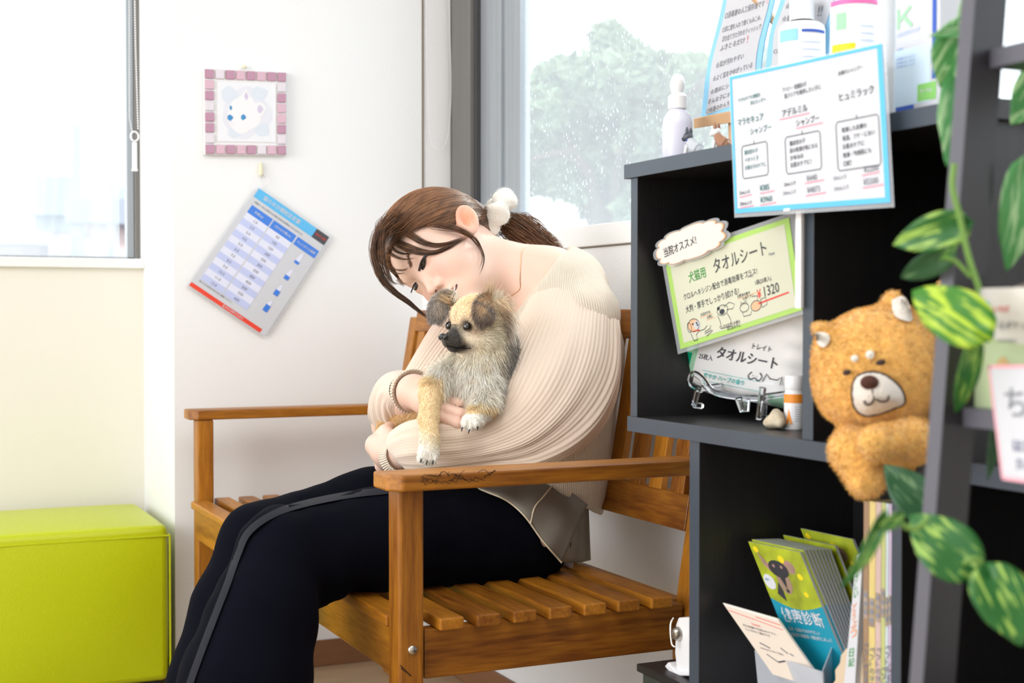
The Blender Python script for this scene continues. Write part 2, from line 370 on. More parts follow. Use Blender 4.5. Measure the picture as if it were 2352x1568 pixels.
# window_1 (left)
w1 = bpy.data.objects.new('window_1', None); COL.objects.link(w1); w1['kind'] = 'structure'; ORG['window_1'] = np.zeros(3)
mb = MB(); y0, y1 = YB+.035, YB+.07
mb.box((XP-.016, y0-.01, SZL), (XP-.003, y1, 2.25), 1); mb.box((XP-.034, y0, SZL), (XP-.016, y1, 2.25)); mb.box((-1.25, y0, SZL), (-1.2, y1, 2.25)); mb.box((-1.25, y0, 2.2), (XP-.012, y1, 2.25))
mb.box((-1.25, y0, SZL), (XP-.012, y1, SZL+.006))
mb.build('window_frame', ['aluminium sash', 'aluminium frame'], w1, bevel=.0015)
mb = MB(); mb.box((XP-.003, YB-.0, SZL), (XP+.001, YB+.1, 2.25)); mb.build('window_jamb', 'white trim', w1)
def glassmat(name, dust_haze, speck, tint=(.9, .95, 1)):
    m = bpy.data.materials.new(name); m.use_nodes = True; MATS[name] = m; nt = m.node_tree
    for n in list(nt.nodes):
        if n.type != 'OUTPUT_MATERIAL': nt.nodes.remove(n)
    out = [n for n in nt.nodes][0]
    t = nt.nodes.new('ShaderNodeBsdfTransparent'); t.inputs[0].default_value = (.97, .99, .98, 1)
    g = nt.nodes.new('ShaderNodeBsdfGlossy'); g.inputs['Roughness'].default_value = .02
    d = nt.nodes.new('ShaderNodeBsdfTranslucent'); d.inputs[0].default_value = tint+(1,)
    d2 = nt.nodes.new('ShaderNodeBsdfDiffuse'); d2.inputs[0].default_value = tint+(1,)
    ma = nt.nodes.new('ShaderNodeMixShader'); ma.inputs[0].default_value = .35; nt.links.new(d.outputs[0], ma.inputs[1]); nt.links.new(d2.outputs[0], ma.inputs[2])
    tc = nt.nodes.new('ShaderNodeTexCoord'); vo = nt.nodes.new('ShaderNodeTexVoronoi'); vo.inputs['Scale'].default_value = 95
    mp = nt.nodes.new('ShaderNodeMapping'); mp.inputs['Scale'].default_value = (1, 1, .6); nt.links.new(tc.outputs['Object'], mp.inputs[0]); nt.links.new(mp.outputs[0], vo.inputs[0])
    nz = nt.nodes.new('ShaderNodeTexNoise'); nz.inputs['Scale'].default_value = 14; nz.inputs['Detail'].default_value = 4; nt.links.new(mp.outputs[0], nz.inputs[0])
    cr = nt.nodes.new('ShaderNodeMapRange'); cr.inputs['From Min'].default_value = .24; cr.inputs['From Max'].default_value = .08; cr.inputs['To Max'].default_value = speck
    nt.links.new(vo.outputs['Distance'], cr.inputs[0])
    mu = nt.nodes.new('ShaderNodeMath'); mu.operation = 'MULTIPLY'; nt.links.new(cr.outputs[0], mu.inputs[0])
    c2 = nt.nodes.new('ShaderNodeMapRange'); c2.inputs['From Min'].default_value = .42; c2.inputs['From Max'].default_value = .62; nt.links.new(nz.outputs[0], c2.inputs[0]); nt.links.new(c2.outputs[0], mu.inputs[1])
    ad = nt.nodes.new('ShaderNodeMath'); ad.operation = 'ADD'; ad.inputs[1].default_value = dust_haze; nt.links.new(mu.outputs[0], ad.inputs[0])
    m1 = nt.nodes.new('ShaderNodeMixShader'); nt.links.new(ad.outputs[0], m1.inputs[0]); nt.links.new(t.outputs[0], m1.inputs[1]); nt.links.new(ma.outputs[0], m1.inputs[2])
    m2 = nt.nodes.new('ShaderNodeMixShader'); m2.inputs[0].default_value = .05; nt.links.new(m1.outputs[0], m2.inputs[1]); nt.links.new(g.outputs[0], m2.inputs[2])
    nt.links.new(m2.outputs[0], out.inputs[0]); return m
glassmat('dusty window glass', .20, .55); glassmat('hazed window glass', .28, .0)  # even white veil: dust on the glass plus painted overexposure haze
MB().box((-1.2, YB+.05, SZL+.004), (XP-.05, YB+.054, 2.2)).build('window_pane', 'hazed window glass', w1)
# window_2 (right)
w2 = bpy.data.objects.new('window_2', None); COL.objects.link(w2); w2['kind'] = 'structure'; ORG['window_2'] = np.zeros(3)
mb = MB(); mb.box((XF-.006, YF-.022, SZR), (XF+.06, YF, 2.2), 1); mb.box((XF-.012, 3.055, SZR), (XF+.06, YF-.022, 2.2)); mb.box((XF-.012, -.3, 2.14), (XF+.06, 3.05, 2.2))
mb.build('window_frame', ['aluminium frame', 'aluminium dark'], w2, bevel=.0015)
mb = MB(); mb.box((XF+.0, 3.045, SZR), (XF+.05, 3.055, 2.14), 1); mb.box((XF+.012, 2.93, SZR-.02), (XF+.05, 3.045, 2.14)); mb.box((XF+.02, 2.84, SZR-.02), (XF+.045, 2.93, 2.14))
mb.box((XF+.02, -.3, SZR-.03), (XF+.045, 2.84, SZR-.004))
mb.build('window_sash', ['aluminium sash', 'aluminium dark'], w2, bevel=.0015)
MB().box((XF+.03, -.3, SZR-.02), (XF+.034, 2.845, 2.14)).build('window_pane', 'dusty window glass', w2)

# ------------------------------------------------------------------ outside
mat('asphalt', (.25, .25, .25), .9, var=.2); mat('pale render', (.62, .62, .64), .9, var=.1); mat('pink render', (.62, .50, .48), .9)
mat('grey roof tile', (.36, .40, .48), .7); mat('concrete pole', (.46, .48, .54), .8); mat('dull window', (.4, .45, .52), .3)
mat('bark', (.13, .09, .06), .9, bump=.5)
mat('tree leaf', (.30, .40, .22), .6, var=.5, vscale=1.3)
o = MB().box((-40, YB+.2, -.3), (60, 90, -.25)).build('outside_ground', 'asphalt'); tag(o, 'asphalt ground outside the windows', 'ground', kind='structure')
o = MB().box((XF+.2, -40, -.3), (60, YB+.2, -.25)).build('outside_ground', 'asphalt'); tag(o, 'asphalt ground outside beside the tree', 'ground', kind='structure')
def house(px0, px1, ytop, d, dep, m, label, name='house', roof=True, wins=()):
    a = at((px0+px1)/2, ytop, d); wd_ = (px1-px0)/FPX*d; ztop = a[2]
    rt2 = nrm([RT[0], RT[1], 0]); f2 = nrm([FW[0], FW[1], 0]); R = np.stack([rt2, f2, [0, 0, 1]], 1)
    r = thing(name, label, 'building', (a[0], a[1], -.25)); c = np.array([a[0], a[1], 0])
    MB().box((-wd_/2, 0, -.25), (wd_/2, dep, ztop), 0, R, c).build('wall', m, r)
    if roof:
        q = np.array([[-wd_/2-.25, -.3, ztop], [wd_/2+.25, -.3, ztop], [wd_/2+.25, dep+.3, ztop], [-wd_/2-.25, dep+.3, ztop], [-wd_/2-.2, dep/2, ztop+.75], [wd_/2+.2, dep/2, ztop+.75]])
        MB().add(q@R.T+c, [(0, 1, 5, 4), (1, 2, 5), (2, 3, 4, 5), (3, 0, 4), (3, 2, 1, 0)]).build('roof', 'grey roof tile', r)
    for (u, z) in wins:
        f = MB().box((u*wd_-.35, -.05, z), (u*wd_+.35, .02, z+.8), 0, R, c).build('window', 'dull window', r)
house(-60, 50, 560, 24, 5, 'pink render', 'low pale pink house at the left end outside the window')
house(112, 165, 496, 20, 5, 'pink render', 'small pale pink house with grey tiled roof beside the pole', wins=[(0, 2.0)])
house(195, 262, 470, 30, 5, 'pale render', 'white house right of the utility pole outside', wins=[(-.2, 2.2), (.25, 2.2)])
house(262, 330, 450, 40, 6, 'pale render', 'tall white house nearest the window frame', roof=False, wins=[(-.1, 1.6), (-.1, 2.6)])
p = at(178, 590, 14)
r = thing('utility_pole', 'grey concrete utility pole seen through the left window', 'pole', (p[0], p[1], -.25))
MB().tube([(p[0], p[1], -.25), (p[0], p[1], at(165, 285, 14)[2])], [.1, .05], 10).build('pole', 'concrete pole', r, smooth=True)
z = at(170, 455, 14)[2]
MB().box(p*[1, 1, 0]+[-.1, -.1, z-.25], p*[1, 1, 0]+[.85, .1, z]).build('transformer', 'concrete pole', r)
p = at(256, 590, 18); r = thing('utility_pole', 'thin far utility pole right of the larger one', 'pole', (p[0], p[1], -.25))
MB().tube([(p[0], p[1], -.25), (p[0], p[1], at(256, 340, 18)[2])], [.07, .04], 8).build('pole', 'concrete pole', r, smooth=True)
# the tree: trunk, limbs and a crown of leaf blades
def tree():
    c = at(1420, 330, 9.0); r = thing('tree', 'broad leafy green tree outside the right window', 'tree', (c[0], c[1], -.25))
    mb = MB(); base = np.array([c[0], c[1], -.25]); mb.tube([base, base+[0, .1, 1.2], base+[.1, 0, 2.2]], [.16, .12, .08], 10)
    for k in range(9):
        a = k*.7; e = c+np.array([math.cos(a)*.8, math.sin(a)*.8, .3*math.sin(k*2.)]); mb.tube(spline([base+[0, .1, 1.0+.1*k], (base+[.05, 0, 2.1]+e)/2, e], 6), np.linspace(.06, .015, 6), 6)
    mb.build('trunk', 'bark', r, smooth=True)
    blobs = [(1240, 260, 60), (1300, 200, 80), (1390, 190, 80), (1440, 150, 60), (1400, 90, 40), (1500, 200, 90), (1580, 190, 70), (1640, 240, 60), (1330, 300, 90), (1440, 300, 100), (1230, 400, 50), (1320, 400, 70),
             (1420, 420, 90), (1530, 340, 100), (1620, 360, 80), (1250, 330, 45), (1390, 470, 55), (1480, 480, 60), (1700, 300, 90), (1780, 200, 100), (1560, 460, 80), (1650, 470, 80), (1900, 200, 120), (2050, 260, 110)]
    P = []
    for x, y, rr in blobs:
        n = int(rr*rr*.16); q = RNG.normal(size=(n, 3)); q /= np.linalg.norm(q, axis=1)[:, None]; q *= (RNG.random(n)**.25)[:, None]
        cc = at(x, y, 9+RNG.uniform(-.4, .4)); P.append(cc+q*rr/FPX*9*np.array([1, 1, .8]))
    P = np.concatenate(P); n = len(P); A = RNG.normal(size=(n, 3)); A /= np.linalg.norm(A, axis=1)[:, None]; B = np.cross(A, RNG.normal(size=(n, 3))); B /= np.linalg.norm(B, axis=1)[:, None]
    s = RNG.uniform(.05, .1, (n, 1)); v = np.stack([P-A*s, P+B*s*.5, P+A*s, P-B*s*.5], 1).reshape(-1, 3)
    mb = MB(); mb.add(v, np.arange(4*n).reshape(-1, 4)); mb.build('foliage', 'tree leaf', r)
tree()

# ------------------------------------------------------------------ bench
def bench():
    r = thing('garden_bench', 'oiled brown wooden slatted bench with flat armrests that the person sits on', 'bench', (.85, 2.4, 0))
    X0, X1 = .633, 1.085; YN, YE = 1.735, 3.045; ZS = .43
    wx, wy, wz = 'oiled acacia x', 'oiled acacia y', 'oiled acacia z'
    for y0, y1 in ((YN, YN+.043), (YE-.005, YE+.038)):
        dx = .012 if y0 > 2 else 0; MB().box((X0+.002+dx, y0, 0), (X0+.038+dx, y1, .606)).build('front_leg', wz, r, bevel=.004)
        mb = MB(); xb = 1.082; w = .042   # back leg: kinked plank leaning back above the seat
        prof = [(xb+.005, 0), (xb, .36), (xb+.012, .45), (xb+.075, .83), (xb+.075+w*.8, .83), (xb+.018+w, .45), (xb+w, .36), (xb+w-.004, 0)]
        v = [(x, y, z) for y in (y0, y1) for x, z in prof]; n = len(prof)
        mb.add(v, [tuple(range(n)), tuple(range(2*n-1, n-1, -1))]+[(i, i+n, (i+1) % n+n, (i+1) % n) for i in range(n)]); mb.build('rear_leg', wz, r, bevel=.003)
    # armrests: boards with a chamfered front
    for ya, yb, s in ((YN-.03, YN+.038, 0), (YE-.01, YE+.055, 0)):
        xf = .612 if ya < 2 else .630
        pr = [(xf, ya+.018), (xf+.018, ya), (1.118, ya), (1.118, yb), (xf, yb)]
        n = 5; v = [(x, y, z) for z in (.606, .628) for x, y in pr]
        mb = MB(); mb.add(v, [tuple(range(n)), tuple(range(2*n-1, n-1, -1))]+[(i, i+n, (i+1) % n+n, (i+1) % n) for i in range(n)])
        mb.build('armrest', wx, r, bevel=.003)
    # aprons
    MB().box((X0+.01, YN+.043, ZS-.083), (X0+.034, YE-.005, ZS-.017)).build('front_apron', wy, r, bevel=.002)
    for y in (YN+.012, YE+.002): MB().box((X0+.043, y, ZS-.084), (1.083, y+.024, ZS-.017)).build('side_apron', wx, r, bevel=.002)
    MB().box((X1-.0, YN+.043, ZS-.083), (X1+.022, YE-.005, ZS-.017)).build('rear_apron', wy, r, bevel=.002)
    MB().box((.85, YN+.04, ZS-.07), (.874, YE, ZS-.017)).build('middle_bearer', wy, r)
    # seat slats
    MB().box((X0-.001, YN+.044, ZS-.016), (X0+.038, YE-.006, ZS)).build('seat_slat', wy, r, bevel=.0025)
    for k in range(7):
        xr = .726+.0545*k
        MB().box((xr-.0355, YN-.008, ZS-.0165), (xr, YE+.03, ZS)).build('seat_slat', wy, r, bevel=.0025)
    # back: rails and upright slats, all on the leaning plane
    def lean(z): return 1.093+(z-.45)*.166
    def rail(z0, z1, th=.02):
        q = [(lean(z0), z0), (lean(z0)+th, z0), (lean(z1)+th, z1), (lean(z1), z1)]
        v = [(x, y, z) for y in (YN+.043, YE-.005) for x, z in q]
        return MB().add(v, [(0, 1, 2, 3), (7, 6, 5, 4), (0, 4, 5, 1), (1, 5, 6, 2), (2, 6, 7, 3), (3, 7, 4, 0)])
    rail(.513, .566).build('lower_back_rail', wy, r, bevel=.002); rail(.797, .846).build('upper_back_rail', wy, r, bevel=.003)
    ys = np.arange(YN+.085, YE-.04, .0655)
    for y in ys:
        q = [(lean(.56)+.003, .56), (lean(.56)+.015, .56), (lean(.80)+.015, .80), (lean(.80)+.003, .80)]
        v = [(x, yy, z) for yy in (y-.019, y+.019) for x, z in q]
        MB().add(v, [(0, 1, 2, 3), (7, 6, 5, 4), (0, 4, 5, 1), (1, 5, 6, 2), (2, 6, 7, 3), (3, 7, 4, 0)]).build('back_slat', wz, r, bevel=.0015)
    c = on(947, 1492, 1, YN)
    mb = MB(); A = np.array([[1, 0, 0], [0, 0, -1], [0, 1, 0]])
    mb.lathe([(0, .003), (.003, .0028), (.0055, .0018), (.0066, 0), (.0066, -.002)], c+[0, -.0015, 0], 20, 0, A); mb.box(c+[-.002, -.0052, -.0005], c+[.002, -.0035, .0005]); mb.box(c+[-.0005, -.0052, -.002], c+[.0005, -.0035, .002])
    tag(mb.build('bolt', 'brushed steel', r, smooth=True), 'steel cross-head bolt')
    # dark mineral streaks in the wood, on the near armrest edge and the near post
    cd = Card(*[on(x, y, 1, YN-.0302) for x, y in ((960, 1084), (1160, 1072), (1160, 1104), (960, 1116))]); mb = MB()
    for k in range(22):
        u, v = RNG.uniform(.02, .8), RNG.uniform(.25, .8); P = [(u, v)]
        for i in range(5): P.append((P[-1][0]+RNG.uniform(.0, .05), min(.92, max(.08, P[-1][1]+RNG.uniform(-.25, .25)))))
        stroke(mb, cd, P, .0007, .0001, 0, 14)
    mb.build('grain_streaks', 'dark grain', r)
    cd = Card(*[on(x, y, 1, YN-.0003) for x, y in ((915, 1520), (950, 1520), (950, 1560), (915, 1560))]); mb = MB()
    for k in range(7): u = .1+.1*k; stroke(mb, cd, [(u, .2+.1*k), (u+.1, .25+.08*k), (u+.12, .45+.06*k)], .0012, .0001, 0, 8)
    mb.build('grain_streaks', 'dark grain', r)
mat('dark grain', (.03, .012, .004), .5)
mat('brushed steel', (.55, .52, .47), .3, metal=1)
bench()

# ------------------------------------------------------------------ ottoman
mat('lime vinyl', (.50, .57, .001), .34, bump=.35, bscale=260)
mat('black underside', (.02, .02, .02), .8)
def ottoman():
    x0, x1, y0, y1 = .15, .603, 3.125, 3.53
    r = thing('cube_ottoman', 'lime green vinyl cube ottoman under the left window', 'ottoman', ((x0+x1)/2, (y0+y1)/2, 0))
    bm = bmesh.new(); bmesh.ops.create_cube(bm, size=1); bmesh.ops.subdivide_edges(bm, edges=bm.edges, cuts=7, use_grid_fill=True)
    v = np.array([q.co[:] for q in bm.verts]); bm.verts.index_update(); F = [[q.index for q in f.verts] for f in bm.faces]
    bm.free(); u = v*2; puff = (1-np.abs(u)**2.4)
    w = u.copy(); 
    for a in range(3):
        b_, c_ = [k for k in range(3) if k != a]; e = np.abs(u[:, a]) > .99
        w[e, a] = np.sign(u[e, a])*(1+.05*puff[e, b_]*puff[e, c_]-.035*(1-puff[e, b_]*puff[e, c_])*.4)
    w[:, 2] = np.where(u[:, 2] < -.99, -1, w[:, 2])
    P = np.array([(x0+x1)/2, (y0+y1)/2, .195])+w*np.array([(x1-x0)/2, (y1-y0)/2, .175])
    mb = MB(); mb.add(P, F); mb.build('upholstery', 'lime vinyl', r, smooth=True, bevel=.014, bseg=4, angle=60)
    mb = MB(); zt = .345
    for (a, b) in (((x0, y0), (x1, y0)), ((x1, y0), (x1, y1)), ((x1, y1), (x0, y1)), ((x0, y1), (x0, y0))): mb.tube([(a[0], a[1], zt+.0), (b[0], b[1], zt+.0)], .0022, 6)
    for (a, b) in ((x1, y0), (x0, y0)): mb.tube([(a, b, .025), (a, b, zt)], .0022, 6)
    mb.build('piping', 'lime vinyl', r, smooth=True)
    MB().box((x0+.02, y0+.02, 0), (x1-.02, y1-.02, .024)).build('base', 'black underside', r)
ottoman()
# ------------------------------------------------------------------ bookcase
mat('black board', (.016, .015, .017), .42, var=.3, vscale=6, stretch=(14, 14, 1.2), bump=.15, bscale=30)
mat('reflection grey edge', (.050, .066, .090), .42, var=.15, vscale=8)  # bluish reflection on the front edges, put into a lighter base colour
BX, BD = .93, 1.17
def bookcase():
    # upper box (lies on the lower one, shifted along the wall)
    r = thing('bookcase', 'black open bookcase of two stacked boxes, holding signs, bottles and the plush toy', 'bookcase', ((BX+BD)/2, 1.2, 0))
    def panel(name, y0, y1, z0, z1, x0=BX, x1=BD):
        mb = MB(); mb.box((x0, y0, z0), (x1, y1, z1)); mb.box((x0-.0007, y0, z0), (x0-.0001, y1, z1), 1); mb.build(name, ['black board', 'reflection grey edge'], r, bevel=.0005, bseg=1)
    panel('top_board', 1.0-.012, 1.646, 1.020, 1.039, BX-.004)
    panel('side_panel', 1.617, 1.634, .701, 1.020); panel('side_panel', 1.0, 1.016, .701, 1.020); panel('divider', 1.235, 1.254, .701, 1.020)
    panel('middle_board', .70, 1.636, .681, .701, BX-.004)
    MB().box((BD-.004, 1.016, .701), (BD, 1.617, 1.02)).build('back_panel', 'black board', r)
    panel('side_panel', 1.463, 1.485, 0, .681); panel('divider', 1.091, 1.106, 0, .681); panel('side_panel', .70, .716, 0, .681)
    panel('shelf', 1.106, 1.463, .33, .345); panel('shelf', .716, 1.091, .33, .345)
    MB().box((BD-.004, .716, 0), (BD, 1.463, .681)).build('back_panel', 'black board', r)
bookcase()
# ------------------------------------------------------------------ materials for goods
for n, c, ro in (('white paper', (.60, .62, .67), .6), ('sky blue ink', (.10, .48, .80), .6), ('dark ink', (.04, .045, .06), .7), ('grey ink', (.22, .23, .27), .7), ('teal ink', (.03, .16, .16), .7),
                 ('pink ink', (.85, .25, .33), .7), ('red ink', (.75, .05, .04), .6), ('green ink', (.04, .30, .05), .7), ('lime paper border', (.42, .68, .16), .6), ('cream green paper', (.66, .68, .54), .6),
                 ('orange pencil', (.85, .45, .20), .7), ('royal blue ink', (.03, .10, .50), .6), ('pale blue ink', (.35, .50, .85), .6), ('yellow label', (.88, .68, .0), .5), ('mint ink', (.35, .72, .42), .6),
                 ('white plastic', (.82, .82, .84), .35), ('orange label', (.85, .28, .02), .5), ('bright pink', (.85, .15, .42), .5), ('light wood', (.62, .38, .20), .6), ('light blue print', (.28, .62, .90), .6),
                 ('peach crayon', (.82, .50, .30), .7), ('skin print', (.78, .50, .32), .7), ('off white', (.76, .74, .70), .6), ('beige card', (.62, .50, .36), .6), ('pale blue print', (.62, .78, .92), .6)):
    mat(n, c, ro)
mat('plastic laminate', (.75, .80, .86), .12, alpha=.28, coat=.5)
mat('clear acrylic', (.9, .93, .97), .05, trans=1, ior=1.4)
mat('clear film', (.9, .93, .93), .1, alpha=.3, coat=1)
mat('frosted plastic', (.62, .66, .74), .45, alpha=.55)
mat('lavender bottle plastic', (.80, .80, .92), .25, alpha=.8)
mat('lavender liquid', (.55, .50, .86), .2, alpha=.75)
def plate(mb, cd, u0, v0, u1, v1, w0, w1, mi=0):
    q = [(u0, v0), (u1, v0), (u1, v1), (u0, v1)]
    mb.hexa([cd.map(a, b, w0) for a, b in q], [cd.map(a, b, w1) for a, b in q], mi)
def corners(ax, v, *px): return [on(x, y, ax, v) for x, y in px]

# ---- price sign with the blue edge
def price_sign():
    cd = Card(*corners(0, .905, (1676, 177), (2026, 100), (2046, 465), (1689, 490)))
    r = thing('price_sign', 'large laminated price sign with light blue edge and three handwritten columns', 'sign', (.905, 1.22, .701))
    mb = MB(); plate(mb, cd, -.012, -.012, 1.014, 1.03, -.0012, -.0007); mb.build('laminate', 'plastic laminate', r)
    mb = MB(); plate(mb, cd, 0, 0, 1, 1, -.0006, 0); mb.build('paper', 'white paper', r)
    mb = MB(); e = .022; rect(mb, cd, 0, 0, 1, e, .0003); rect(mb, cd, 0, 1-e*1.6, 1, 1, .0003); rect(mb, cd, 0, e, e*.8, 1-e*1.6, .0003); rect(mb, cd, 1-e*1.3, e, 1, 1-e*1.6, .0003); mb.build('blue_edge', 'sky blue ink', r)
    mb = MB(); I = {'t': 0, 'd': 1, 'p': 2, 'g': 3}
    T = lambda s, u, v, h, m='t', mw=None, rt_=0: text(mb, cd, s, u, v, h, rt_, .0006, I[m], mw)
    T('マラセチアの増殖を', .06, .20, .03, 't', .19, 3); T('抑えたい子へ', .15, .235, .03, 't', .12, 3)
    T('マラセキュア', .05, .37, .05, 't', .19, 3); T('シャンプー', .14, .45, .05, 't', .15, 3)
    T('アトピー・乾燥肌の子', .38, .19, .035, 'd', .16, 3); T('肌バリアを維持したい子に', .39, .235, .035, 'd', .24, 3)
    T('アデルミル', .37, .36, .055, 'd', .18, 3); T('シャンプー', .46, .44, .05, 'd', .16, 3)
    T('皮膚のシャンプー', .74, .15, .03, 'd', .2, 3); T('ヒュミラック', .74, .32, .055, 'd', .22, 3)
    def box(u0, v0, u1, v1):
        for a in ([(u0, v0+.02), (u0+.01, v0), (u1-.01, v0-.012), (u1, v0+.005)], [(u1, v0+.005), (u1, v1-.02), (u1-.01, v1)], [(u1-.01, v1), (u0+.01, v1+.01), (u0, v1-.01)], [(u0, v1-.01), (u0, v0+.02)], [((u0+u1)/2, v0-.004), ((u0+u1)/2, v0-.03)]): stroke(mb, cd, a, .0009, mi=1)
    box(.07, .52, .255, .745); box(.38, .50, .61, .745); box(.71, .45, .96, .76)
    for k, s in enumerate(['膿皮症の子', 'ベタつく子', 'お薬の子のケアに']): T(s, .09, .585+k*.055, .032, 't', .15, 3)
    for k, s in enumerate(['膿皮症の子', '肌の乾燥が気になる', 'かゆみの', 'お肌のケアに！']): T(s, .41, .565+k*.05, .034, 'd', .18, 3)
    for k, s in enumerate(['乾燥した皮膚の', '保湿、フケ・におい', 'お肌のケアに', '乾燥・敏感肌にも', 'OK!']): T(s, .745, .525+k*.055, .034, 'd', .2, 3)
    for u, v, s, m in ((.04, .87, '25mL入り', 'd'), (.19, .855, '¥385', 't'), (.04, .95, '250mL入り', 'd'), (.19, .94, '¥3960', 't'), (.36, .84, '25mL入り', 'd'), (.51, .82, '¥440', 'g'), (.35, .90, '250mL入り', 'g'), (.51, .90, '¥4873', 'g'),
                       (.68, .83, '50mL入り', 'g'), (.86, .80, '¥2200', 'g'), (.68, .90, '250mL入り', 'g'), (.855, .88, '¥5500', 'g')): T(s, u, v, .042 if '¥' in s else .03, m, .11, 3)
    for u0, v, u1 in ((.19, .872, .29), (.19, .955, .3), (.50, .83, .62), (.50, .915, .63), (.85, .815, .95), (.85, .895, .97), (.35, .372, .55), (.46, .45, .63), (.04, .885, .13), (.04, .965, .14)): stroke(mb, cd, [(u0, v), (u1, v-.012)], .0011, mi=2)
    mb.build('handwriting', ['teal ink', 'dark ink', 'pink ink', 'grey ink'], r)
    mb = MB(); a = on(1829, 470, 0, .922); b = on(1841, 725, 0, .922)
    mb.box((.921, b[1], .845), (.9245, a[1], .985)); mb.box((.921, a[1]-.012, .95), (.9045, a[1]-.001, .953)); mb.build('holder_strip', 'white plastic', r)
price_sign()

# ---- towel pack, its clear stand, green sign, cloud sign
def cloud_pts(n=12, a=.5, b=.5, amp=.09, k=11):
    out = []
    for i in range(k*n):
        t = 2*math.pi*i/(k*n); s = abs(math.sin(k*t/2)); rr = 1-amp+amp*s**.7*1.2
        out.append((.5+a*rr*math.copysign(abs(math.cos(t))**.75, math.cos(t)), .5+b*rr*math.copysign(abs(math.sin(t))**.75, math.sin(t))))
    return out
def green_sign():
    p0 = np.array([.985, 1.4, .80]); n = nrm([1, .02, .22])
    C = [on_plane(x, y, p0, n) for x, y in ((1527, 596), (1812, 499), (1842, 712), (1563, 802))]; cd = Card(*C)
    r = thing('towel_sheet_sign', 'pale green hand-drawn sign with a lime border, ¥1320 in black and small dog drawings', 'sign', (1.0, 1.4, .75))
    mb = MB(); plate(mb, cd, -.035, -.045, 1.035, 1.045, -.0012, -.0007); mb.build('laminate', 'plastic laminate', r)
    mb = MB(); plate(mb, cd, 0, 0, 1, 1, -.0006, 0); rect(mb, cd, .04, .055, .965, .945, .0003, 1); mb.build('paper', ['lime paper border', 'cream green paper'], r)
    mb = MB()
    def T(s, u, v, h, m=0, mw=None, ro=0): text(mb, cd, s, u, v, h, ro, .0006, m, mw)
    def L(p, th=.0009, m=0, n=None): stroke(mb, cd, p, th, mi=m, n=n)
    T('犬猫用', .18, .335, .12, 1, .22, 1); T('タオルシート', .40, .32, .155, 0, .47, 1)
    T('クロルヘキシジン配合で消毒効果をプラス!', .11, .50, .075, 0, .83, 1); T('大判・厚手でしっかり拭ける!', .11, .64, .08, 0, .60, 1)
    T('1袋(25枚入)', .70, .595, .065, 0, .22, 0); T('¥', .70, .735, .1, 2); T('1320', .755, .735, .11, 0, .19, 0); L([(.70, .785), (.93, .77)], .002, 2)
    T('お出かけの', .23, .725, .04, 0, .1); T('お供に', .28, .775, .04, 0, .06); L([(.22, .735), (.33, .73)], .001, 3); L([(.27, .785), (.35, .78)], .001, 3)
    T('お散歩の後や', .55, .66, .04, 0, .15); T('日常ケアに', .59, .70, .04, 0, .12); L([(.55, .67), (.71, .66)], .001, 3)
    T('ウンチのお手入れ後の', .37, .955-.03, .04, 0, .17); T('お口まわりに', .43, .965, .04, 0, .12)
    T('Point', .83, .33, .035, 4, .06); T('Point', .65, .485, .035, 4, .06)
    # beagle-like dog, towel-headed dog, cat pair: simple line drawings
    e = lambda cx, cy, rx, ry, n=16, a0=0, a1=6.283: [(cx+rx*math.cos(a0+(a1-a0)*i/n), cy+ry*math.sin(a0+(a1-a0)*i/n)) for i in range(n+1)]
    poly(mb, cd, e(.155, .79, .05, .07)[:-1], .0004, 3); poly(mb, cd, e(.185, .80, .03, .05)[:-1], .0005, 5); L(e(.155, .79, .05, .07)); L(e(.115, .80, .018, .055)); L([(.14, .855), (.20, .86)], .0015, 2)
    for q in ((.15, .775), (.185, .775), (.19, .80)): poly(mb, cd, e(q[0], q[1], .008, .012, 8)[:-1], .0007, 0)
    L([(.12, .87), (.13, .93), (.14, 1.0-.04)]); L([(.14, .96), (.17, .955), (.165, .90), (.19, .87)]); L([(.19, .87), (.24, .87), (.27, .84)]); L([(.24, .90), (.29, .88), (.30, .85)]); L([(.24, .92), (.30, .90)]); L([(.25, .95), (.31, .91)])
    L(e(.415, .73, .045, .055)); poly(mb, cd, e(.41, .745, .022, .03)[:-1], .0005, 0); L([(.37, .77), (.385, .86), (.38, .92), (.47, .93), (.47, .86), (.45, .78)]); L([(.43, .70), (.48, .67), (.52, .71), (.50, .75), (.45, .74)]); poly(mb, cd, e(.385, .70, .012, .02)[:-1], .0006, 0)
    L(e(.59, .78, .035, .045)); L([(.565, .745), (.57, .71), (.585, .735), (.61, .71), (.615, .745)]); L([(.57, .82), (.575, .87), (.63, .875), (.64, .84)]); L(e(.68, .80, .04, .055)); poly(mb, cd, e(.68, .80, .036, .05)[:-1], .0004, 3); L([(.70, .76), (.70, .70), (.67, .69)]); L([(.72, .75), (.76, .74), (.765, .82), (.725, .84), (.72, .75)])
    mb.build('handwriting', ['dark ink', 'green ink', 'red ink', 'peach crayon', 'grey ink', 'white paper'], r)
    # cloud plate, stuck to the sign's corner
    pc = p0+np.array([-.006, 0, 0]); C = [on_plane(x, y, pc, n) for x, y in ((1507, 560), (1662, 497), (1672, 556), (1520, 618))]
    C = [on_plane(x, y, pc, n) for x, y in ((1503, 548), (1660, 490), (1676, 565), (1512, 622))]; c2 = Card(*C)
    q = thing('cloud_sign', 'small white cloud-shaped card with orange outline reading 当院オススメ!', 'sign', (1.0, 1.55, .90))
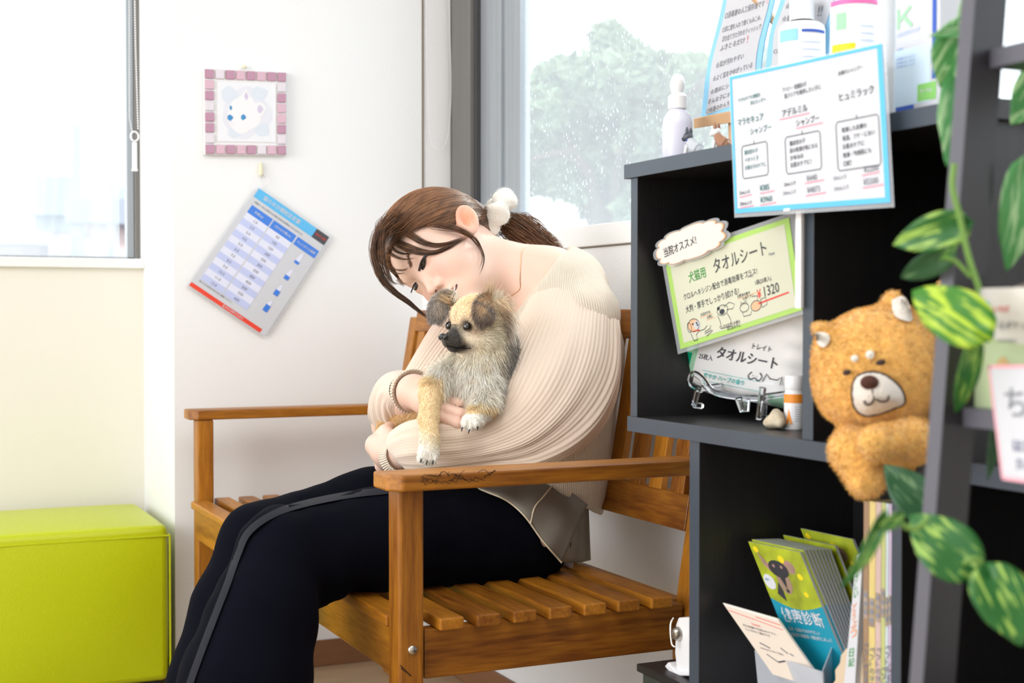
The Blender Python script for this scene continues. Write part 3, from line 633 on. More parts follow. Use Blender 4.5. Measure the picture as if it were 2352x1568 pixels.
    for nm, a, wz, m_ in (('laminate', .54, 0, 'plastic laminate'), ('orange_outline', .49, .0008, 'orange pencil'), ('card', .475, .0012, 'off white')):
        mb = MB(); P = cloud_pts(10, a, a); N = len(P); v = [c2.map(x, y, wz) for x, y in P]+[c2.map(x, y, wz-.0006) for x, y in P]
        mb.add(v, [tuple(range(N)), tuple(range(2*N-1, N-1, -1))]+[(i, i+N, (i+1) % N+N, (i+1) % N) for i in range(N)]); mb.build(nm, m_, q)
    mb = MB(); text(mb, c2, '当院オススメ!', .13, .68, .30, 2, .0016, 0, .76); mb.build('handwriting', 'dark ink', q)
green_sign()
def towel_pack():
    p0 = np.array([1.035, 1.4, .78]); n = nrm([1, .02, .24])
    cd = Card(*[on_plane(x, y, p0, n) for x, y in ((1622, 640), (1905, 690), (1852, 948), (1553, 888))])
    r = thing('towel_sheet_pack', 'glossy white and green pouch of towel sheets leaning on the clear stand', 'pack', (1.03, 1.4, .73))
    N = 26; mb = MB(); g = np.linspace(0, 1, N); U, V = np.meshgrid(g, g, indexing='ij')
    e = np.clip(np.minimum(np.minimum(U, 1-U), np.minimum(V, 1-V))/.16, 0, 1); puff = .022*(1-(1-e)**2)+.0015*np.sin(U*31+V*9)*e*(1-e)*3+.001*np.sin(V*37-U*12)*(e < 1)
    f = [(i*N+j, (i+1)*N+j, (i+1)*N+j+1, i*N+j+1) for i in range(N-1) for j in range(N-1)]
    front = np.stack([[cd.map(U[i, j], V[i, j], puff[i, j]) for j in range(N)] for i in range(N)]).reshape(-1, 3); back = np.stack([[cd.map(U[i, j], V[i, j], -puff[i, j]*.3-.0004) for j in range(N)] for i in range(N)]).reshape(-1, 3)
    fm = []
    for i in range(N-1):
        for j in range(N-1): fm.append(1 if i < 4 and j > 14 else (2 if (i < 5 and j > 8) or (i > 19 and j > 20) else 0))
    mb.add(front, f, 0); mb.m = fm[:]; mb.add(back, f, 0); mb.build('pouch', ['white film', 'deep green film', 'pale green film'], r, smooth=True, angle=180)
    mb = MB(); h = lambda u, v: .0235
    text(mb, cd, 'タオルシート', .36, .60, .105, 0, .0232, 0, .52); text(mb, cd, '25枚入', .22, .64, .055, 0, .0225, 0, .14); text(mb, cd, 'トレイト', .62, .46, .05, 0, .0232, 0, .26)
    text(mb, cd, '爽やか ハーブの香り', .30, .80, .05, 0, .0232, 1, .42); stroke(mb, cd, [(.28, .735), (.74, .735)], .0006, .0232, 1); stroke(mb, cd, [(.28, .825), (.74, .825)], .0006, .0232, 1)
    L = lambda p, n=None: stroke(mb, cd, p, .0016, .0235, 0, n)
    L([(.66, .66), (.64, .70), (.66, .73), (.69, .71), (.72, .73), (.74, .69), (.72, .655)], 24); L([(.75, .73), (.77, .655), (.80, .69), (.85, .69), (.88, .655), (.88, .73)]); 
    for u in (.675, .70, .80, .84): stroke(mb, cd, [(u, .69), (u+.004, .695)], .0015, .0235, 0)
    stroke(mb, cd, [(.90, .66), (.92, .68), (.94, .66)], .002, .0235, 2)
    mb.build('printing', ['dark ink', 'teal print', 'red ink'], r)
mat('white film', (.80, .80, .80), .16, coat=.6); mat('deep green film', (.0, .33, .17), .2, coat=.6); mat('pale green film', (.35, .62, .42), .2, coat=.6); mat('teal print', (.0, .42, .38), .4)
towel_pack()
def clear_stand():
    r = thing('acrylic_stand', 'clear acrylic plate stand holding the towel pack up', 'stand', (.99, 1.4, .701))
    def P(x, y, X): return on(x, y, 0, X)
    mb = MB()
    for xl, xt, X in ((1596, 0, .965), (1708, 0, .96)):
        pass
    mb.tube(spline([P(1612, 895, .985), P(1586, 880, .965), P(1592, 858, .965), P(1612, 868, .975), P(1640, 900, .985), P(1700, 912, .985), P(1752, 915, .985)], 26), .0042, 8)
    for a, b in (((1603, 893), (1594, 930)), ((1697, 914), (1706, 944)), ((1716, 916), (1714, 944)), ((1752, 890), (1742, 962))): mb.tube([P(*a, .975), P(*b, .975)], [.0048, .004], 6)
    mb.tube([P(1594, 930, .975), P(1612, 932, .99)], .004, 6)
    a = P(1610, 892, .985); b = P(1750, 912, .985)
    mb.tube([a, a+[.10, 0, .01], a+[.13, 0, .12]], .004, 6); mb.tube([b, b+[.10, 0, .01], b+[.13, 0, .12]], .004, 6); mb.tube([a+[.1, 0, .01], b+[.1, 0, .01]], .004, 6)
    for q in (a, b): mb.tube([q+[.1, 0, .01], [q[0]+.1, q[1], .702]], .004, 6)
    mb.build('frame', 'clear acrylic', r, smooth=True)
clear_stand()
def pill_bottle():
    c = on(1826, 985, 2, .7012); d = (c-CAM)@FW; k = d/FPX
    r = thing('pill_bottle', 'small white medicine bottle with orange band and orange triangle by the divider', 'bottle', c)
    MB().lathe([(0, 0), (.0115, 0), (.0130, .002), (.0132, .040), (.0118, .045), (.0115, .047)], c, 28).build('bottle_body', 'white plastic', r, smooth=True)
    MB().lathe([(.0118, .047), (.0124, .048), (.0124, .062), (.011, .064), (0, .064)], c, 28).build('cap', 'white plastic', r, smooth=True)
    th = math.atan2(-c[1], -c[0]); cy = Cyl(c, .0133, c[2]+.043, c[2]+.003, th-1.3, th+1.3)
    mb = MB(); rect(mb, cy, 0, .02, 1, .28, .0002, 0, 14); poly(mb, cy, [(.16, .92), (.27, .45), (.42, .92)], .0003, 0)
    for k in range(7): stroke(mb, cy, [(.5, .40+k*.07), (.72, .40+k*.07)], .0005, .0003, 1)
    mb.build('label', ['orange label', 'grey ink'], r)
pill_bottle()
def chew():
    c = on(1783, 985, 2, .7012)+[0, 0, .011]
    def f(p): 
        q = p-c; a = s_chain(p, [c+[0, .012, -.002], c+[.004, .006, .007], c+[0, -.004, .004], c+[-.002, -.012, -.003]], [.006, .005, .006, .006], .004)
        b = s_ell(p, c+[0, .004, -.004], (.013, .014, .007)); e = s_ell(p, c+[-.01, .006, .002], (.006, .006, .006)); return smax(smin(a, b, .004), -e, .003)
    o = sdfmesh('carved_chew', f, c-.026, c+.026, .0012, 'bone beige', None); tag(o, 'pale beige hollow carved chew lying beside the pill bottle', 'chew')
mat('bone beige', (.68, .58, .42), .5, var=.3, vscale=60)
chew()

# ---- on top of the bookcase
ZT = 1.0395
def spray_bottle():
    c = on(1556, 300, 0, .985); c[2] = ZT; d = (c-CAM)@FW; s = d/FPX
    zz = lambda y: on(1556, y, 0, .985)[2]
    r = thing('dropper_bottle', 'tall lavender translucent squeeze bottle with a white domed cap on the bookcase top', 'bottle', c)
    R = 35*s; MB().lathe([(0, ZT), (R*.95, ZT), (R, ZT+.003), (R, zz(290)), (R*.93, zz(272)), (R*.62, zz(256)), (R*.5, zz(250))], (c[0], c[1], 0), 32).build('bottle_body', 'lavender bottle plastic', r, smooth=True)
    MB().lathe([(0, ZT+.001), (R*.93, ZT+.002), (R*.95, zz(282)), (0, zz(281))], (c[0], c[1], 0), 32).build('liquid', 'lavender liquid', r, smooth=True)
    r2 = MB().lathe([(R*.5, zz(252)), (R*.63, zz(250)), (R*.63, zz(222)), (R*.55, zz(219)), (R*.38, zz(214)), (R*.50, zz(200)), (R*.49, zz(190)), (R*.38, zz(177)), (R*.2, zz(171)), (0, zz(170))], (c[0], c[1], 0), 28).build('cap', 'white plastic', r, smooth=True)
spray_bottle()
def figurine(px, py, h, name, label, m1, m2, bulldog):
    c = on(px, py, 0, .955); c[2] = ZT; r = thing(name, label, 'figurine', c); k = h
    mb = MB(); f2 = np.array([-.35, .93, 0]) if True else None; L = np.array([-.93, -.35, 0])
    A = lambda a, b, z: c+f2*a*k+L*b*k+np.array([0, 0, z*k])
    mb.tube(spline([A(-.28, 0, .2), A(-.1, 0, .28), A(.1, 0, .5), A(.18, 0, .62)], 9), np.array([.24, .27, .27, .25, .22, .2, .18, .16, .15])*k, 14)
    mb.ball(A(-.2, 0, .18), (.24*k,)*3, 14, 10); mb.build('body', m1, r, smooth=True, angle=180)
    mb = MB(); mb.ball(A(.24, 0, .74), (.2*k, .2*k, .18*k), 16, 12); mb.build('head', m2, r, smooth=True, angle=180)
    mb = MB(); mb.ball(A(.42, 0, .68), (.1*k,)*3, 10, 8); mb.build('muzzle', 'dark ink' if bulldog else 'white plastic', r, smooth=True)
    for s in (-1, 1):
        mb = MB(); b = A(.2, s*.12, .86); mb.tube([b, b+[0, 0, .12*k], b+[0, 0, .24*k]], [.075*k, .07*k, .02*k], 10); mb.build('ear', m2 if bulldog else 'red brown fur paint', r, smooth=True)
        mb = MB(); mb.tube([A(.2, s*.12, .42), A(.3, s*.12, .02)], [.08*k, .06*k], 8); mb.build('leg', 'white plastic', r, smooth=True)
    if bulldog:
        mb = MB(); a = np.linspace(0, 6.283, 20); mb.tube([A(.16+.02*math.cos(t), .19*math.cos(t), .60+.19*math.sin(t)*.35) for t in a], .02*k, 6, cap=False); mb.build('collar', 'royal blue ink', r, smooth=True)
mat('grey glaze', (.50, .53, .58), .3); mat('dark grey glaze', (.08, .09, .11), .3); mat('red brown fur paint', (.33, .16, .09), .4); mat('white glaze', (.82, .81, .82), .3)
figurine(1592, 340, .034, 'dog_figurine', 'tiny grey bulldog figurine with a blue collar on the bookcase top', 'grey glaze', 'dark grey glaze', True)
figurine(1656, 325, .032, 'dog_figurine', 'tiny brown and white dog figurine on the bookcase top under the easel', 'red brown fur paint', 'white glaze', False)
def leaflet_stand():
    p0 = np.array([1.02, 1.45, 1.2]); n = nrm([1, .05, .30])
    PQ = lambda x, y: on_plane(x, y, p0, n)
    r = thing('ear_care_sign', 'two white handwritten sheets on wavy light blue card standing on a small wooden easel', 'sign', (1.04, 1.45, ZT))
    def wavy(px, name, mi_lines, hdr=None):
        cd = Card(*[PQ(*q) for q in px]); mb = MB()
        def outline(i, wv): 
            P = []
            for t in np.linspace(0, 1, 14): P.append((i+wv*math.sin(t*8), t*(1-2*i*.6)+i*.6))
            for t in np.linspace(1, 0, 14): P.append((1-i+wv*math.sin(t*8), t*(1-2*i*.6)+i*.6))
            return P
        P = outline(0, .03); N = len(P); v = [cd.map(a, b, 0) for a, b in P]+[cd.map(a, b, -.002) for a, b in P]
        mb.add(v, [tuple(range(N)), tuple(range(2*N-1, N-1, -1))]+[(i, i+N, (i+1) % N+N, (i+1) % N) for i in range(N)])
        mb.build('blue_card', 'light blue print', r)
        mb = MB(); poly(mb, cd, outline(.09, .035), .0006); mb.build('paper', 'white paper', r)
        mb = MB()
        for (s, u, v_, h, mw) in mi_lines: text(mb, cd, s, u, v_, h, 2, .0012, 1 if s == '!' else 0, mw)
        mb.build('handwriting', ['grey ink', 'pink ink'], r)
    wavy([(1668, -60), (1790, -90), (1735, 240), (1603, 285)], 'a', [('マスキン水', .35, .20, .055, .45), ('○消毒液の人工保存液です', .15, .30, .045, .72), ('!', .9, .27, .05, .1), ('○耳に液を入れて軽くもみこみ、', .15, .39, .04, .70), ('浮き出てきた汚れをティッシュで', .18, .455, .04, .7), ('ふきとるだけ', .17, .515, .04, .45), ('!', .66, .51, .05, .1),
          ('☆耳が汚れやすい', .15, .63, .045, .5), ('☆よく耳をかゆがっている', .14, .72, .045, .7), ('☆週末にシャンプー', .14, .81, .04, .6), ('そんな子にオススメ', .13, .88, .04, .6), ('○体重のわんちゃんに', .13, .945, .04, .6)])
    wavy([(1802, -60), (1945, -100), (1890, 190), (1752, 165)], 'b', [('☆使い方', .15, .36, .06, .5), ('☆朝晩', .14, .48, .06, .5), ('○耳に', .12, .8, .05, .3), ('ティッシュ', .62, .30, .05, .3), ('!!', .72, .45, .09, .1)])
    def bar(name, px, th):
        q = [PQ(*a) for a in px]; cd = Card(*q); mb = MB(); plate(mb, cd, 0, 0, 1, 1, -.004, th); mb.build(name, 'light wood', r, bevel=.0006)
    bar('ledge', [(1611, 268), (1700, 250), (1700, 276), (1612, 290)], .014)
    a = PQ(1680, 280); mb = MB(); mb.tube([a, [a[0]+.0, a[1]-.003, ZT]], .005, 6); mb.tube([PQ(1722, -20), [1.12, 1.36, ZT]], .005, 6); a = PQ(1720, 262); mb.tube([a, [a[0], a[1]-.01, ZT]], .005, 6); mb.build('easel_leg', 'light wood', r)
leaflet_stand()
def round_bottle(px, w, ytop, label, cap_w, ycap, ysh, X, decor):
    c = on(px, 200, 0, X); c[2] = ZT; d = (c-CAM)@FW; s = d/FPX; R = w/2*s; zz = lambda y: on(px, y, 0, X)[2]; Rc = cap_w/2*s
    r = thing('medicine_bottle', label, 'bottle', c)
    MB().lathe([(0, ZT), (R*.96, ZT), (R, ZT+.003), (R, zz(ysh+12)), (R*.95, zz(ysh+3)), (R*.8, zz(ysh-3)), (Rc*.9, zz(ysh-5))], (c[0], c[1], 0), 36).build('bottle_body', 'white plastic', r, smooth=True)
    MB().lathe([(Rc*.9, zz(ycap)), (Rc, zz(ycap)), (Rc, zz(ytop+4)), (Rc*.93, zz(ytop)), (0, zz(ytop))], (c[0], c[1], 0), 36).build('cap', 'white plastic', r, smooth=True)
    th = math.atan2(-c[1], -c[0]); cy = Cyl(c, R+.0003, zz(ysh+12), ZT+.01, th-1.35, th+1.35); mb = MB(); decor(mb, cy)
    mb.build('label', ['light blue print', 'royal blue ink', 'pale blue ink', 'yellow label', 'mint ink', 'bright pink', 'dark ink'], r)
def decA(mb, cy):
    rect(mb, cy, .08, .02, .44, .13, .0002, 0, 8); rect(mb, cy, .5, .03, .95, .055, .0003, 1, 10)
    for k in range(9): stroke(mb, cy, [(.5+.03*i, .15+k*.07) for i in range(12)], .0006, .0003, 2)
    text(mb, cy, 'MEDIC', .12, .55, .08, 0, .0003, 1, .18); text(mb, cy, 'ンプ', .20, .9, .14, 0, .0003, 1, .2)
def decB(mb, cy):
    rect(mb, cy, .05, -.03, .95, .01, .0003, 5, 12); rect(mb, cy, .20, .08, .38, .22, .0003, 4, 4); rect(mb, cy, .10, .34, .52, .58, .0003, 3, 8); text(mb, cy, '犬猫', .14, .5, .10, 0, .0005, 6, .2)
    for k in range(11): stroke(mb, cy, [(.60+.03*i, .2+k*.06) for i in range(9)], .0006, .0003, 2)
    text(mb, cy, 'シル', .14, .84, .11, 0, .0003, 1, .2)
round_bottle(1841, 106, 0, 'white medicine bottle with pale blue band behind the price sign', 56, 48, 58, 1.0, decA)
round_bottle(1961, 108, -60, 'white medicine bottle with pink ring and yellow label behind the price sign', 90, -5, 4, 1.0, decB)
mat('bubble wrap', (.85, .88, .92), .15, alpha=.7, bump=1., bscale=700)
c = on(2036, 240, 0, .955); c[2] = ZT
mb = MB(); mb.lathe([(0, 0), (.0085, 0), (.0092, .004), (.0088, .05), (.0092, .12), (.0085, .20), (0, .20)], c, 24); tag(mb.build('bubble_wrap_roll', 'bubble wrap', smooth=True), 'clear shiny rolled bubble wrap standing between pink-ringed bottle and K box', 'roll')
def k_box():
    X = .952; a = on(2055, 248, 0, X); b = on(2158, 240, 0, X); zt = 1.245
    r = thing('supplement_box', 'tall white and blue carton with a pale green K at the bookcase top', 'box', (X+.03, (a[1]+b[1])/2, ZT))
    mb = MB(); mb.box((X, b[1], ZT), (X+.04, a[1], zt)); mb.build('carton', 'white paper', r, bevel=.001)
    zt2 = on(2100, -45, 0, X)[2]; cd = Card((X, a[1], zt2), (X, b[1], zt2), (X, b[1], ZT), (X, a[1], ZT)); mb = MB()
    rect(mb, cd, .84, 0, .93, .77, .0004, 1); rect(mb, cd, .03, .93, .44, .965, .0004, 1); rect(mb, cd, .52, .79, .93, .92, .0004, 0)
    rect(mb, cd, .0, .50, .80, .93, .0003, 4)
    stroke(mb, cd, [(.08, .185), (.08, .335)], .0034, .0005, 2); stroke(mb, cd, [(.36, .185), (.11, .275)], .0034, .0006, 2); stroke(mb, cd, [(.19, .245), (.39, .335)], .0034, .0007, 2); text(mb, cd, 'シロスタリング', .05, .40, .035, 2, .0005, 3, .55); text(mb, cd, '内容量', .06, .50, .02, 0, .0005, 3, .2)
    for k in range(3): text(mb, cd, '健康補助食品一包二枚', .04, .575+k*.03, .02, 0, .0005, 3, .7-.1*k)
    text(mb, cd, 'for dog', .58, .865, .04, 0, .0006, 5, .28)
    mb.build('printing', ['mint green print', 'royal blue ink', 'mint ink', 'pale blue ink', 'pale blue print', 'white paper'], r)
mat('mint green print', (.25, .60, .15), .5)
k_box()

# ---- lower compartment: brochures, file box, pamphlet, books
mat('brochure teal', (.0, .26, .38), .45); mat('meadow print', (.42, .50, .01), .5, var=.5, vscale=40); mat('meadow yellow', (.80, .62, .0), .5)
mat('paper edge', (.72, .72, .68), .6)
def brochure(C, label, full):
    cd = Card(*C); r = thing('brochure', label, 'brochure', (C[2]+C[3])/2, 'health check brochures in the file box')
    mb = MB(); plate(mb, cd, 0, 0, 1, 1, -.0034, 0); mb.build('pages', 'white paper', r)
    mb = MB(); rect(mb, cd, .0, .0, 1, 1, .0002, 0); arc = [(0, .0), (1, .0)]+[(1-t, .40+.055*math.sin(t*3.14)) for t in np.linspace(0, 1, 10)]; poly(mb, cd, arc, .0004, 1)
    for (u, v, s) in ((.10, .05, .05), (.55, .09, .06), (.8, .2, .05), (.78, .33, .04)): poly(mb, cd, [(u+s*math.cos(t), v+s*.5*math.sin(t)) for t in np.arange(8)*.785], .0006, 2)
    e = lambda cx, cy, rx, ry: [(cx+rx*math.cos(t), cy+ry*math.sin(t)) for t in np.arange(16)*.3927]
    poly(mb, cd, [(.10, .06), (.26, .15), (.24, .20), (.14, .15)], .0007, 5); poly(mb, cd, e(.66, .14, .10, .05), .0006, 5); poly(mb, cd, e(.42, .17, .19, .065), .0008, 3); poly(mb, cd, e(.44, .26, .13, .09), .0007, 4); poly(mb, cd, [(.36, .20), (.50, .20), (.47, .27), (.44, .31), (.41, .27)], .001, 3); poly(mb, cd, [(.12, .065), (.20, .12), (.19, .16), (.15, .14)], .0011, 4); poly(mb, cd, e(.67, .145, .065, .033), .0011, 4); poly(mb, cd, e(.445, .325, .03, .014), .0012, 3); poly(mb, cd, [(.20, .36), (.30, .27), (.34, .33), (.33, .41)], .0006, 3)
    for u in (.35, .50): poly(mb, cd, e(u, .15, .025, .012), .0012, 5)
    poly(mb, cd, e(.13, .28, .11, .055), .0009, 6)
    if full:
        text(mb, cd, '健康診断', .12, .56, .105, 0, .0008, 6, .78); text(mb, cd, '愛犬・愛猫のためのやさしい', .14, .62, .028, 0, .0008, 6, .6); text(mb, cd, '定期健診で早期発見・早期治療をしましょう', .14, .66, .028, 0, .0008, 6, .78)
        text(mb, cd, '春の', .06, .275, .02, 0, .0012, 0, .1)
    mb.build('cover', ['brochure teal', 'meadow print', 'meadow yellow', 'black coat print', 'tan coat print', 'ear pink print', 'white paper'], r)
mat('black coat print', (.02, .02, .025), .5); mat('tan coat print', (.30, .20, .14), .5); mat('ear pink print', (.36, .20, .18), .5)
# front brochure and the fan behind it
X0b = 1.0
def bro_corners(dx, y_shift, px_shift, top_shift):
    p0 = np.array([X0b+dx, 1.3, .42]); n = nrm([1, .10, -.02+.0*dx])
    return [on_plane(x+px_shift+t*top_shift, y+y_shift, p0, n) for x, y, t in ((1719, 1243, 1), (1838, 1268, 1), (1970, 1590, 0), (1850, 1575, 0))]
brochure(bro_corners(0, 0, 0, 0), 'frontmost of the 健康診断 brochures, whole cover with a black and tan puppy showing', True)
ORD = ['second', 'third', 'fourth', 'fifth', 'sixth', 'seventh', 'eighth', 'ninth']
for k in range(8):
    brochure(bro_corners(.0052*(k+1), -5+.8*k-1.0*k, 8+6.0*k, 2.2*k), '%s brochure of the fan counted from the frontmost, only its edge showing' % ORD[k], False)
brochure(bro_corners(.055, -15, 72, 8), 'brochure standing apart behind the fan, its yellow-green cover half hidden', False)
brochure(bro_corners(.075, -30, 122, -2), 'rearmost yellow-green brochure by the books', False)
def filebox():
    X0, X1 = .955, 1.10
    zz = .345; f = lambda x, y, X: on(x, y, 0, X)
    FL = f(1733, 1493, X0+.02); FR = f(1890, 1543, X0); BL = f(1795, 1405, X1); BR = f(1945, 1400, X1-.02)
    r = thing('file_box', 'frosted translucent plastic leaflet box in the lower compartment', 'box', (1.0, 1.3, zz))
    def dn(p, k): return np.array([p[0]*.9+.1*1.03, p[1]*.94+.06*1.29, zz])
    top = [FL, FR, BR, BL]; bot = [dn(p, 0) for p in top]; mb = MB()
    for i in range(4):
        j = (i+1) % 4; a, b, c, d = top[i], top[j], bot[j], bot[i]; m1 = (a+b)/2; nn = nrm(np.cross(b-a, d-a))*.0015
        mb.hexa([d, c, c+nn, d+nn], [a, b, b+nn, a+nn])
    mb.add(bot, [(0, 1, 2, 3)]); mb.build('tray', 'frosted plastic', r)
filebox()
def pamphlet():
    p0 = np.array([.968, 1.3, .42]); n = nrm([1, .12, -.1])
    cd = Card(*[on_plane(x, y, p0, n) for x, y in ((1660, 1384), (1785, 1420), (1905, 1590), (1775, 1548))])
    r = thing('pamphlet', 'beige folded pamphlet with thin red lines leaning out of the file box front', 'pamphlet', (.97, 1.33, .36))
    mb = MB(); plate(mb, cd, 0, 0, 1, 1, -.003, 0); mb.build('pages', 'off white', r)
    mb = MB(); rect(mb, cd, 0, .035, 1, 1, .0003, 2); stroke(mb, cd, [(.02, .10), (.96, .17)], .0012, .0006, 1); stroke(mb, cd, [(.55, .08), (.98, .10)], .0014, .0006, 1)
    text(mb, cd, 'Danke', .35, .24, .035, 0, .0006, 1, .2); text(mb, cd, '犬の皮膚や毛並みのケアに', .12, .31, .04, 0, .0006, 0, .7); text(mb, cd, '使い方のご案内です', .12, .37, .04, 0, .0006, 0, .55)
    for a, b in (((.22, .52), (.38, .56)), ((.62, .50), (.70, .56)), ((.74, .55), (.79, .57)), ((.2, .68), (.34, .76)), ((.34, .76), (.52, .70))): stroke(mb, cd, [a, b], .0022, .0006, 0)
    text(mb, cd, '今月のおすすめケア商品', .15, .62, .03, 0, .0006, 0, .7)
    mb.build('printing', ['dark ink', 'red ink', 'beige sheet'], r)
    c2 = Card(*[on(x, y, 0, .948) for x, y in ((1925, 1480), (1985, 1470), (1985, 1610), (1905, 1610))]); mb = MB()
    P = [(.35, .1), (.6, .05), (.95, .0), (1, 1), (0, 1), (.0, .75), (.12, .62), (.06, .45), (.2, .33), (.2, .2)]; N = len(P)
    mb.add([c2.map(a, b, .001) for a, b in P]+[c2.map(a, b, -.0005) for a, b in P], [tuple(range(N)), tuple(range(2*N-1, N-1, -1))]+[(i, i+N, (i+1) % N+N, (i+1) % N) for i in range(N)])
    tag(mb.build('cut_out_card', 'beige card'), 'beige scalloped card tucked between the file box and the books', 'card')
mat('beige sheet', (.66, .58, .50), .6)
pamphlet()
def books():
    spec = [((1983, 1996), 1150, 'brown spine book', (.34, .22, .13), 'tall book with a brown spine, leftmost upright book by the divider'),
            ((1996, 2011), 1150, 'yellow spine', (.72, .58, .22), 'tall book with a pale yellow spine beside the brown one'),
            ((2011, 2024), 1152, 'pinkish spine', (.62, .46, .42), 'tall book with a pinkish beige spine between yellow and green ones'),
            ((2024, 2034), 1153, 'green yellow spine', (.52, .55, .22), 'tall thin book with a yellow-green spine'),
            ((2034, 2041), 1155, 'pale blue spine', (.58, .68, .70), 'tall thin book with a pale blue spine'),
            ((2041, 2048), 1156, 'lilac spine', (.58, .46, .62), 'tall thin book with a lilac spine against the divider')]
    for (a, b), yt, mn, c, lab in spec:
        mat(mn, c, .5, var=.2, vscale=40, stretch=(1, 1, .4)); A = on(a, 1300, 0, .942); B = on(b, 1300, 0, .942); zt = on(a, yt, 0, .942)[2]
        r = thing('book', lab, 'book', ((.942+.1), (A[1]+B[1])/2, .3455), 'tall books standing in the lower compartment')
        mb = MB(); mb.box((.942, B[1]+.0003, .3455), (.944, A[1]-.0003, zt)); mb.box((.944, B[1]+.0003, .3455), (1.14, B[1]+.0009, zt)); mb.box((.944, A[1]-.0009, .3455), (1.14, A[1]-.0003, zt)); mb.build('cover', mn, r)
        MB().box((.944, B[1]+.0009, .3465), (1.138, A[1]-.0009, zt-.001)).build('pages', 'paper edge', r)
        cd = Card((.942, A[1], zt), (.942, B[1], zt), (.942, B[1], .3455), (.942, A[1], .3455)); mb = MB()
        z0 = RNG.uniform(.28, .34); rect(mb, cd, .1, z0, .9, z0+.10, .0004, 1)
        for k in range(3): rect(mb, cd, .2, z0+.01+k*.03, .8, z0+.025+k*.03, .0007, 0)
        text(mb, cd, 'ペットの健康手帳', .22, .5+RNG.uniform(0, .1), .022, 0, .0006, 0, .6, vertical=True)
        mb.build('spine_label', ['grey ink', 'worn brown label'], r)
    # leaning white book
    A = [on(x, y, 0, .940) for x, y in ((1967, 1275), (1982, 1262), (1962, 1600), (1936, 1600))]
    r = thing('book', 'white book leaning against the others, green and orange vertical lettering on its spine', 'book', A[2], 'tall books standing in the lower compartment')
    q = [a+np.array([.2, 0, 0]) for a in A]; q[2] = q[2]+0; 
    mb = MB(); v = A+q; mb.add(v, [(0, 1, 2, 3), (7, 6, 5, 4), (0, 4, 5, 1), (1, 5, 6, 2), (2, 6, 7, 3), (3, 7, 4, 0)]); mb.build('cover', 'white paper', r)
    cd = Card(*A); mb = MB(); text(mb, cd, 'やさしい', .2, .14, .05, 0, .0005, 0, .6, vertical=True); text(mb, cd, 'どうぶつ', .2, .40, .055, 0, .0005, 1, .65, vertical=True); text(mb, cd, '日記', .25, .72, .06, 0, .0005, 0, .6, vertical=True)
    mb.build('spine_lettering', ['green ink', 'orange label'], r)
mat('worn brown label', (.42, .33, .26), .7, var=.4, vscale=80)
books()
# ---- low black storage box and the white dispenser on it
mat('olive black board', (.035, .045, .038), .5)
r = thing('storage_box', 'low black storage box on the floor between bench and bookcase', 'box', (1.07, 1.57, 0))
MB().box((.955, 1.50, 0), (1.2, 1.645, .35)).build('box_body', 'olive black board', r, bevel=.002); MB().box((.948, 1.495, .35), (1.205, 1.65, .361)).build('lid', 'black board', r, bevel=.002)
def dispenser():
    c = on(1560, 1550, 2, .361); s = ((c-CAM)@FW)/FPX
    r = thing('plastic_dispenser', 'small white plastic dispenser with a chrome knob on the low black box', 'dispenser', c)
    q = lambda x, y, dX=0: on(x, y, 0, c[0]+dX)
    def prism(name, px, m, d0, d1):
        P = [q(*a) for a in px]; N = len(P); mb = MB(); v = [p+np.array([d0, 0, 0]) for p in P]+[p+np.array([d1, 0, 0]) for p in P]
        mb.add(v, [tuple(range(N)), tuple(range(2*N-1, N-1, -1))]+[(i, i+N, (i+1) % N+N, (i+1) % N) for i in range(N)]); return mb.build(name, m, r, bevel=.0015)
    prism('base', [(1526, 1530), (1545, 1552), (1600, 1552), (1600, 1545), (1552, 1543), (1534, 1520)], 'white plastic', 0, .04)
    prism('housing', [(1546, 1545), (1541, 1500), (1543, 1435), (1549, 1419), (1604, 1417), (1606, 1545)], 'white plastic', .006, .04)
    mb = MB(); mb.tube(spline([q(1547, 1418, -.0), q(1541, 1430, -.004), q(1540, 1450, -.006), q(1543, 1478, -.006), q(1550, 1485, -.004)], 14), .0011, 6); mb.build('wire_loop', 'brushed steel', r, smooth=True)
    k = q(1549, 1455, .0); A = np.array([[0, 0, -1], [0, 1, 0], [1, 0, 0]]); mb = MB(); mb.lathe([(0, .009), (.006, .008), (.009, .004), (.0095, -.006)], k+[.004, -.002, 0], 20, 0, A); mb.build('knob', 'brushed steel', r, smooth=True)
dispenser()
